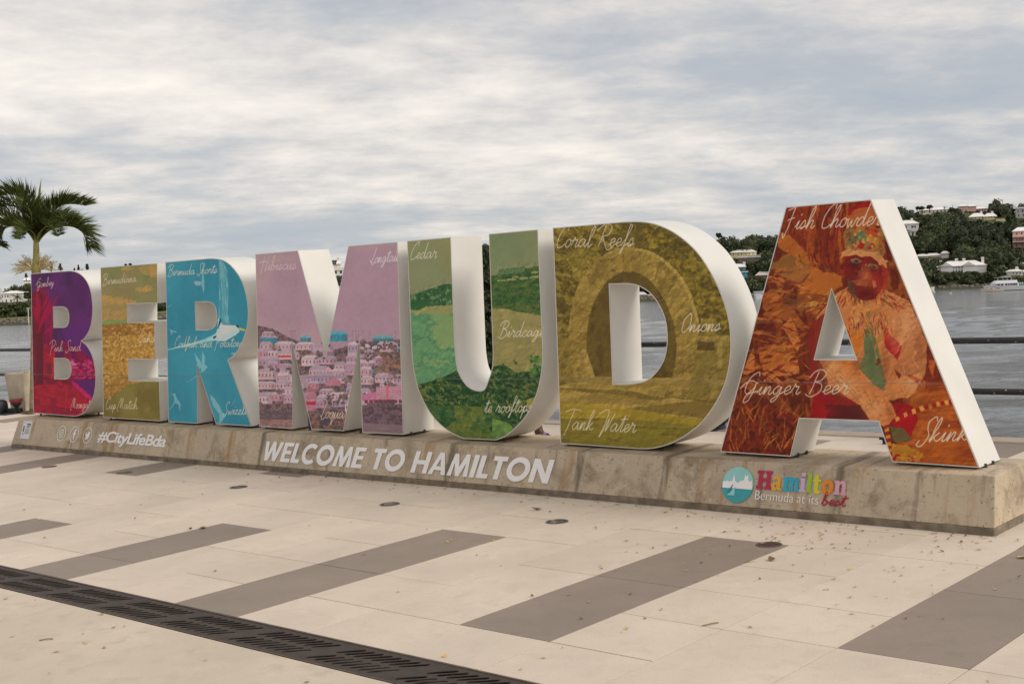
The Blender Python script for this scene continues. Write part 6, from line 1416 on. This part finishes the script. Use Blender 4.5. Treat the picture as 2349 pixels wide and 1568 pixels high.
def tree(x, y, w, h, label, zn='H', kind='round', tone=.15, dist=None, name='tree', shift=0., lumps=9, leaf=.42, n=90):
    """single tree whose foot is at picture point (x, y); w, h in zoomed pixels"""
    zx_, zy_ = Z[zn](x, y); P = hit(zx_, zy_) if dist is None else EYE + ray(zx_, zy_) * (dist / ray(zx_, zy_).y)
    k = P.y / F * (Z[zn](1, 0)[0] - Z[zn](0, 0)[0]); w *= k; h *= k; r = random.Random(int(x * 7 + y))
    t = thing(name, label, 'tree', frame_at(P), 'single trees on the skyline')
    MB().tube([(0, 0, -1.5), (r.uniform(-.1, .1) * w, 0, h * .35), (0, 0, h * .8)], [w * .05 + .12, w * .035 + .1, .05], 6).build('trunk', m_trunk, t)
    c, R_ = [], []
    if kind == 'round':
        for i in range(lumps): a = r.uniform(0, 6.28); q = r.uniform(.1, .3) * w; c.append((q * math.cos(a), q * math.sin(a), h * r.uniform(.42, .82))); R_.append((w * .24, w * .24, h * .17))
    elif kind == 'flat':
        for i in range(lumps): a = r.uniform(0, 6.28); q = r.uniform(.1, .38) * w; c.append((q * math.cos(a), q * math.sin(a), h * r.uniform(.55, .9))); R_.append((w * .17, w * .17, h * .14))
    elif kind == 'pine':
        for i in range(lumps): f = (i + .5) / lumps; c.append((r.uniform(-.05, .05) * w, 0, h * (.15 + .85 * f))); R_.append((w * .5 * (1 - f * .75) * r.uniform(.7, 1.1), w * .5 * (1 - f * .75), h * .5 / lumps))
    elif kind == 'column':
        for i in range(lumps): f = (i + .5) / lumps; c.append((r.uniform(-.06, .06) * w, 0, h * (.1 + .86 * f))); R_.append((w * .45 * (1 - .5 * abs(f - .4)), w * .45, h * .7 / lumps))
    V_, T_, q_ = leaf_cloud(c, R_, n, leaf, int(x), np.full(len(c), tone)); link('crown', trimesh(V_, T_, q_), m_fol, t)
    return t
tree(1583, 240, 150, 135, 'round dark tree alone on the ridge left of the palm')
tree(465, 235, 110, 80, 'flat-topped tree behind the cream ridge house', dist=705); tree(585, 225, 110, 92, 'dark umbrella-shaped tree between two ridge houses', dist=706)
tree(390, 235, 60, 90, 'small dark tree at the left of the flat-topped one', dist=704); tree(1000, 260, 200, 85, 'broad dark tree left of the pink ridge houses', tone=.06, dist=690)
tree(1780, 300, 120, 110, 'leafy grey-green tree beside the satellite dish', tone=.2, dist=668)
tree(120, 210, 110, 150, 'dark bushy tree right of the notch of the M', 'Y', dist=600); 
tree(215, 330, 150, 170, 'pointed pale green tree on the skyline beside D', 'Y', kind='pine', tone=.45, dist=650); tree(500, 400, 190, 150, 'spreading tree behind the long yellow house', 'Y', kind='flat', dist=662)
tree(1060, 500, 330, 300, 'big dark tree between the yellow house and the letter A', 'Y', tone=.1, lumps=16, n=150, dist=600); tree(1160, 420, 110, 230, 'lighter tree brushing the left edge of the letter A', 'Y', tone=.3, dist=610)
for x, y, w, h, kd, lab in ((657, 1275, 40, 135, 'column', 'narrow pine above the letter B, leftmost on the skyline'), (772, 1265, 75, 100, 'pine', 'ragged wide pine above the letter B'), (950, 1262, 26, 38, 'pine', 'smallest pine tip above the letter B'),
                        (1002, 1262, 40, 78, 'pine', 'third pine above the letter B'), (1115, 1262, 46, 92, 'column', 'fourth dark pine above the letter B'), (335, 1350, 50, 58, 'pine', 'dark pine behind the small lodge on the left hill'), (1610, 1215, 36, 46, 'round', 'dark bushy tree top peeping over the letter E'), (1665, 1215, 60, 58, 'round', 'low dark tree top at the right of another over the letter E')):
    tree(x, y, w, h, lab, 'P', kd, .08, dist=690, lumps=7, leaf=.3, n=60)
tree(1000, 700, 350, 380, 'dark dense tree beside the left mansion', 'L', tone=.08, dist=505, lumps=14, leaf=.35, n=120, kind='round')
tree(520, 1020, 620, 330, 'light green shrubs in front of the left mansion', 'L', tone=.45, dist=498, lumps=14, leaf=.35, n=120); tree(150, 1150, 500, 420, 'mid green bush at the far left of the lawn', 'L', tone=.3, dist=497, lumps=12, leaf=.35, n=120)
def palm_far(x, y, zn, ht, sp, dist, label, tone=.12, nf=22):
    zx_, zy_ = Z[zn](x, y); P = EYE + ray(zx_, zy_) * (dist / ray(zx_, zy_).y) if dist else hit(zx_, zy_); k = P.y / F * (Z[zn](1, 0)[0] - Z[zn](0, 0)[0]); ht *= k; sp *= k
    t = thing('palm_tree', label, 'palm tree', frame_at(P), 'palms across the water'); MB().tube([(0, 0, -1), (0, 0, ht)], .22, 6).build('trunk', m_trunk, t)
    r = random.Random(3); V_, T_ = [], []
    for i in range(nf):
        a = i * 2.4; el = r.uniform(-.5, 1.2); pts = []
        for j in range(8):
            s_ = j / 7; rr = sp * s_ * math.cos(el * .6); z_ = sp * (math.sin(el) * s_ - .55 * s_ * s_); pts.append(Vector((rr * math.cos(a), rr * math.sin(a), ht + z_)))
        for j in range(7):
            d = (pts[j + 1] - pts[j]); q = d.cross(Vector((0, 0, 1))).normalized() * sp * .13 * (1 - abs(j / 7 - .4))
            for sg in (1, -1): b = len(V_); V_ += [pts[j], pts[j + 1], (pts[j] + pts[j + 1]) / 2 + q * sg + d * .3 - Vector((0, 0, .05 * sp))]; T_.append((b, b + 1, b + 2))
    link('fronds', trimesh([v[:] for v in V_], T_, np.full(len(T_), tone)), m_folp, t); return t
palm_far(1897, 240, 'H', 105, 72, 700, 'date palm standing alone on the ridge at the right')
palm_far(600, 720, 'L', 230, 270, 503, 'short feathery palm clump in front of the left mansion', .25, 34); palm_far(820, 180, 'H', 15, 34, 705, 'small palm head behind the low white ridge house')

# tall bushy evergreen standing on the quay behind the letter U
u, v = guv(1118, 985); v = 2.6
r_ = ray(1119, 900); tq = ((G0 - EYE).dot(E2) + 2.6) / r_.dot(E2); pq = EYE + r_ * tq - G0; ut = pq.dot(E1)
t = thing('evergreen_tree', 'tall dark bushy evergreen seen through the slot of the green U', 'tree', gmat(ut, 2.6, 0))
top = on_v(1125, 568, 2.6)[1]; print('slot tree', ut, top)
MB().tube([(0, 0, -.05), (.02, 0, top * .5), (0, 0, top * .92)], [.07, .05, .015], 8).build('trunk', m_trunk, t)
c, R_, tn = [], [], []; r = random.Random(8)
for i in range(46):
    f = (i + .5) / 46; w = .46 * (1 - .55 * f) * min(1, f * 5 + .35); a = i * 2.4; c.append((w * .55 * math.cos(a), w * .55 * math.sin(a), top * (.05 + .93 * f))); R_.append((w * .62, w * .62, top * .045)); tn.append(.06 if f > .45 else .24)
V_, T_, q_ = leaf_cloud(c, R_, 260, .030, 9, tn); link('crown', trimesh(V_, T_, q_), m_fol, t)
hh = on_v(1121, 660, 2.6)[1]; mb = MB()
m_flow = M_('straw_yellow_sprays', (.55, .40, .16), .8)
for i in range(60):
    a, b = r.uniform(0, 6.28), r.uniform(-.6, 1.2); d = Vector((math.cos(a) * math.cos(b), math.sin(a) * math.cos(b) - .5, math.sin(b))) * r.uniform(.04, .11); o_ = Vector((.02, -.30, hh)); mb.tube([o_, o_ + d], .003, 4)
mb.build('flower_spray', m_flow, t)['kind'] = 'stuff'

# ------------------------------------------------------------------ near palm behind the letter B
D_ = 22.5
def at(x, y, d=D_, dy=0.):
    r = ray(x, y); return EYE + r * ((d + dy) / r.y)
zp = Z['P']
base = at(82, 946); crown = at(*zp(462, 900)); print('palm base', base, 'local ground', (MG.inverted() @ base)[:])
bl = MG.inverted() @ base; gb = MG @ Vector((bl.x, bl.y, 0))
palm = thing('palm_tree', 'slender palm with glossy arching fronds and pale flower sprays behind the purple B', 'palm tree', Matrix.Translation((crown.x, base.y, min(base.z, gb.z))))
pi = palm.matrix_world.inverted()
L_ = lambda p: pi @ p
m_ptr = M_('ringed_palm_trunk', (.30, .25, .15), .8, var=.3, scale=12, bump=.5); m_shaft = M_('olive_crownshaft', (.26, .24, .055), .45, var=.2, scale=10, col2=(.38, .33, .10))
pth = [L_(gb), L_(at(*zp(470, 2000))), L_(at(*zp(465, 1400))), L_(at(*zp(462, 1270)))]
MB().tube(catmull([tuple(p) for p in pth], 8), [.11 - .0015 * i for i in range(25)], 14).build('trunk', m_ptr, palm, smooth=True)
sh_ = [L_(at(*zp(x, y))) for x, y in ((462, 1280), (460, 1180), (462, 1060), (462, 960), (460, 900), (458, 840))]
MB().tube(sh_, [.082, .062, .054, .052, .045, .03], 14).build('crownshaft', m_shaft, palm, smooth=True)
m_rach = M_('olive_frond_rib', (.16, .17, .045), .5)
FR = [([(450, 900), (385, 800), (290, 720), (170, 690), (60, 730), (15, 880), (10, 950)], -.3, .36), ([(450, 880), (370, 700), (310, 560), (200, 450), (60, 440), (-80, 500)], .25, .42), ([(455, 860), (420, 640), (360, 440), (240, 320), (90, 290), (-60, 350)], -.1, .42),
      ([(480, 880), (540, 760), (600, 640), (690, 500), (800, 425), (920, 408), (1100, 430)], .2, .40), ([(485, 890), (560, 800), (640, 740), (740, 700), (870, 690), (980, 720), (1070, 800), (1120, 960)], -.2, .42), ([(490, 890), (600, 720), (740, 640), (860, 620), (960, 660)], .5, .34),
      ([(455, 880), (380, 760), (240, 640), (100, 570), (-40, 560), (-140, 640)], .35, .40), ([(465, 870), (470, 700), (500, 560), (560, 470), (640, 420)], .6, .34), ([(470, 880), (560, 700), (640, 600), (740, 560), (820, 600)], -.6, .34), ([(462, 880), (420, 700), (400, 560), (350, 460), (280, 430)], -.55, .34),
      ([(470, 870), (500, 780), (600, 690), (690, 720), (740, 820)], -.9, .30), ([(460, 870), (430, 780), (360, 730), (290, 760), (250, 860)], -.8, .28)]
rr = random.Random(21)
for fi, (pp, dy, ll) in enumerate(FR):
    n = len(pp); pts = [at(x, y, D_, dy * (i / (n - 1)) ** 1.2 * 1.4) for i, (x, y) in enumerate([zp(*p) for p in pp])]
    cc = [L_(Vector(p)) for p in catmull([tuple(p) for p in pts], 8)]
    fr = MB().tube(cc, [max(.003, .016 * (1 - i / len(cc))) for i in range(len(cc))], 6).build('frond', m_rach, palm, smooth=True)
    V_, T_, tq_ = [], [], []; mtot = len(cc) - 1
    for i in range(5, mtot + 1):
        f = i / mtot; P = cc[min(i, mtot)]; d = (cc[min(i + 1, mtot)] - cc[i - 1]).normalized(); side = d.cross(Vector((0, 0, 1)));
        side = side.normalized() if side.length > .1 else Vector((0, 1, 0)); upv = side.cross(d).normalized()
        if upv.z < 0: upv = -upv
        for rep in range(4):
          P2 = P - d * rr.uniform(0, .05)
          for sg in (1, -1):
            l = ll * (1.15 - .75 * abs(f - .45)) * rr.uniform(.8, 1.15); droop = .25 + .5 * rr.random()
            dd = (d * rr.uniform(.45, .8) + side * sg * rr.uniform(.35, .8) + upv * rr.uniform(.45, 1.0)).normalized(); w = .0078 * rr.uniform(.8, 1.4); wv = dd.cross(upv * .4 + side).normalized() * w
            a, b = P2, P2 + dd * l * .55 - Vector((0, 0, .02)); c = P2 + dd * l - Vector((0, 0, l * .22 * droop + .02)) + d * .03; k = len(V_)
            V_ += [a - wv * .5, a + wv * .5, b + wv, b - wv, c]; T_ += [(k, k + 1, k + 2), (k, k + 2, k + 3), (k + 3, k + 2, k + 4)]; tq_ += [max(0, min(1, rr.gauss(.32, .25)))] * 3
    link('leaflets', trimesh([v[:] for v in V_], T_, tq_), m_folp, fr)['kind'] = 'stuff'
a, b, c = (L_(at(*zp(x, y))) for x, y in ((485, 560), (508, 220), (528, 80)))
MB().tube([a, (a + b) / 2, b, c], [.022, .03, .018, .002], 8).build('spear_leaf', m_rach, palm, smooth=True)
m_spray = M_('cream_flower_spray', (.56, .46, .24), .8)
for cx_, cy_, a0, a1, n, lr_ in ((440, 1250, 120, 195, 40, .40), (490, 1250, -10, 80, 40, .38), (440, 1240, 60, 130, 12, .25)):
    mb = MB()
    o_ = L_(at(*zp(cx_, cy_)))
    for i in range(n):
        a = rad(rr.uniform(a0, a1)); l = lr_ * rr.uniform(.6, 1.05); d = Vector((math.cos(a), rr.uniform(-.5, .4), math.sin(a) * .85)); m1 = o_ + d * l * .5 + Vector((0, 0, .03)); e1 = o_ + d * l
        mb.tube([o_, m1, e1], [.006, .005, .003], 4)
        for j in range(5):
            s_ = m1 + (e1 - m1) * (j / 5); q = Vector((rr.uniform(-1, 1), rr.uniform(-1, 1), rr.uniform(-.3, 1))).normalized() * .05; mb.tube([s_, s_ + q], [.004, .003], 4)
    mb.build('flower_spray', m_spray, palm)['kind'] = 'stuff'

# ------------------------------------------------------------------ passer-by behind the letters (one sandalled foot shows under the U)
m_skin = M_('brown_skin', (.10, .045, .028), .55, var=.15, scale=14); m_dress = M_('plum_cotton', (.16, .06, .13), .8, var=.2, scale=20); m_hair = M_('black_hair', (.01, .009, .008), .7); m_sand = M_('mauve_foam', (.36, .20, .40), .55, var=.12, scale=20); m_sole = M_('dark_sole', (.06, .03, .06), .7)
u, v = guv(1233, 1003); uf, vf = guv(1266, 1004)
per = thing('person', 'person in mauve two-strap sandals walking behind the green U, only the foot showing', 'person', gmat(u, v + .02, 0, math.atan2(vf - v, uf - u)))
def skin(name, V, E_, R_, m, parent, sub=2):
    me = bpy.data.meshes.new('m'); me.from_pydata(V, E_, []); o = link(name, me, None, parent)
    sk = o.modifiers.new('skin', 'SKIN'); me.skin_vertices[0].data[0].use_root = True
    for i, r_ in enumerate(R_): me.skin_vertices[0].data[i].radius = (r_, r_) if isinstance(r_, (int, float)) else r_
    ss = o.modifiers.new('sub', 'SUBSURF'); ss.levels = sub; ss.render_levels = sub
    dg = bpy.context.evaluated_depsgraph_get(); m2 = bpy.data.meshes.new_from_object(o.evaluated_get(dg)); o.modifiers.clear(); o.data = m2
    m2.materials.clear(); m2.materials.append(m); m2.polygons.foreach_set('use_smooth', [True] * len(m2.polygons)); return o
V = [(.30, 0, .90), (.30, 0, 1.05), (.31, 0, 1.25), (.31, 0, 1.38), (.32, 0, 1.45), (.33, 0, 1.52),            # 0 pelvis .. 5 skull base
     (.29, -.09, .86), (.20, -.09, .48), (.10, -.09, .30), (.055, -.09, .10), (.03, -.09, .05), (.11, -.09, .055), (.17, -.09, .038),   # near leg
     (.31, .09, .86), (.46, .09, .48), (.54, .09, .30), (.60, .09, .10), (.575, .09, .05), (.66, .09, .055), (.73, .09, .038),
     (.31, -.17, 1.37), (.26, -.21, 1.10), (.34, -.21, .88), (.37, -.20, .80), (.31, .17, 1.37), (.38, .21, 1.10), (.50, .20, .92), (.54, .19, .86)]
Eg = [(0, 1), (1, 2), (2, 3), (3, 4), (4, 5), (0, 6), (6, 7), (7, 8), (8, 9), (9, 10), (9, 11), (11, 12), (0, 13), (13, 14), (14, 15), (15, 16), (16, 17), (16, 18), (18, 19), (3, 20), (20, 21), (21, 22), (22, 23), (3, 24), (24, 25), (25, 26), (26, 27)]
Rr = [.13, .12, .13, .10, .055, .055, .085, .055, .052, .038, .03, .036, .03, .085, .055, .052, .038, .03, .036, .03, .05, .038, .028, .03, .05, .038, .028, .03]
skin('body', V, Eg, Rr, m_skin, per)
for sx, sy in ((0, -.09), (.56, .09)):
    for k in range(5):
        l = .062 - .006 * k; y = sy + (-.030 + .0145 * k) * (1 if sy < 0 else -1)
        MB().tube([(sx + .165, y, .034), (sx + .185 + l * .4, y, .036), (sx + .18 + l, y, .028)], [.011, .0105 if k else .013, .007], 8).build('toe', m_skin, per, smooth=True)
    sd = MB(); out_ = [(sx - .005, sy - .032), (sx + .05, sy - .036), (sx + .12, sy - .040), (sx + .19, sy - .048), (sx + .235, sy - .038), (sx + .262, sy - .008), (sx + .258, sy + .026), (sx + .21, sy + .044), (sx + .12, sy + .038), (sx + .04, sy + .034), (sx - .010, sy + .026), (sx - .022, sy)]
    me = curve_mesh([out_], .022); so_ = link('sandal', me, m_sand, per, Matrix.Translation((0, 0, .012)))
    for xa, hh_ in ((.075, .078), (.135, .066)):
        pts = [(sx + xa + .012, sy + .046 * math.cos(rad(a)), .010 + hh_ * math.sin(rad(a))) for a in range(0, 181, 15)]
        pts2 = [(x + .045, y * 1.0, z_ * .90) for x, y, z_ in pts]; n = len(pts)
        ins = [(x, sy + (y - sy) * .9, z_ * .95) for x, y, z_ in pts]; ins2 = [(x, sy + (y - sy) * .9, z_ * .95) for x, y, z_ in pts2]
        MB().add(pts + pts2 + ins + ins2, [(i, i + 1, n + i + 1, n + i) for i in range(n - 1)] + [(2 * n + i + 1, 2 * n + i, 3 * n + i, 3 * n + i + 1) for i in range(n - 1)] + [(i + 1, i, 2 * n + i, 2 * n + i + 1) for i in range(n - 1)] + [(n + i, n + i + 1, 3 * n + i + 1, 3 * n + i) for i in range(n - 1)]).build('strap', m_sand, so_, Matrix.Translation((0, 0, -.012)))
MB().lathe([(.19, 0), (.16, .18), (.135, .36), (.12, .44), (.145, .62), (.14, .72), (.05, .80)], 20, (.305, 0, .66)).build('dress', m_dress, per, smooth=True)
for sy, hx in ((-.20, .385), (.19, .555)):
    for k in range(4): MB().tube([(hx - .02 + k * .012, sy - .018 + k * .012, .80), (hx - .015 + k * .013, sy - .02 + k * .012, .755), (hx - .01 + k * .01, sy - .012 + k * .01, .725)], [.009, .0085, .006], 6).build('finger', m_skin, per, smooth=True)
    MB().tube([(hx + .01, sy, .81), (hx + .04, sy, .78), (hx + .045, sy, .755)], [.011, .009, .007], 6).build('thumb', m_skin, per, smooth=True)
hd = MB().lathe([(.02, -.115), (.055, -.09), (.072, -.02), (.078, .04), (.06, .095), (.01, .115)], 20, (0, 0, 0)).build('head', m_skin, per, Matrix.Translation((.345, 0, 1.575)) @ Matrix.Diagonal((1.15, .95, 1, 1)), smooth=True)
MB().tube([(.072, 0, .02), (.098, 0, -.025), (.075, 0, -.035)], [.008, .014, .010], 8).build('nose', m_skin, hd, smooth=True)
MB().tube([(.068, -.022, -.062), (.078, 0, -.060), (.068, .022, -.062)], .006, 6).build('mouth', M_('lips', (.16, .05, .05), .5), hd)
for sy in (-1, 1):
    MB().lathe([(.001, -.010), (.010, -.006), (.012, 0), (.010, .006), (.001, .010)], 10, (.064, sy * .028, .012)).build('eye', m_hull, hd, smooth=True)
    MB().lathe([(.001, -.026), (.012, -.018), (.014, .006), (.010, .022), (.001, .028)], 10, (0, sy * .080, -.005)).build('ear', m_skin, hd, smooth=True)
MB().lathe([(.05, -.05), (.085, -.01), (.090, .05), (.072, .105), (.02, .130)], 20, (-.014, 0, 0)).build('hair', m_hair, hd, smooth=True)
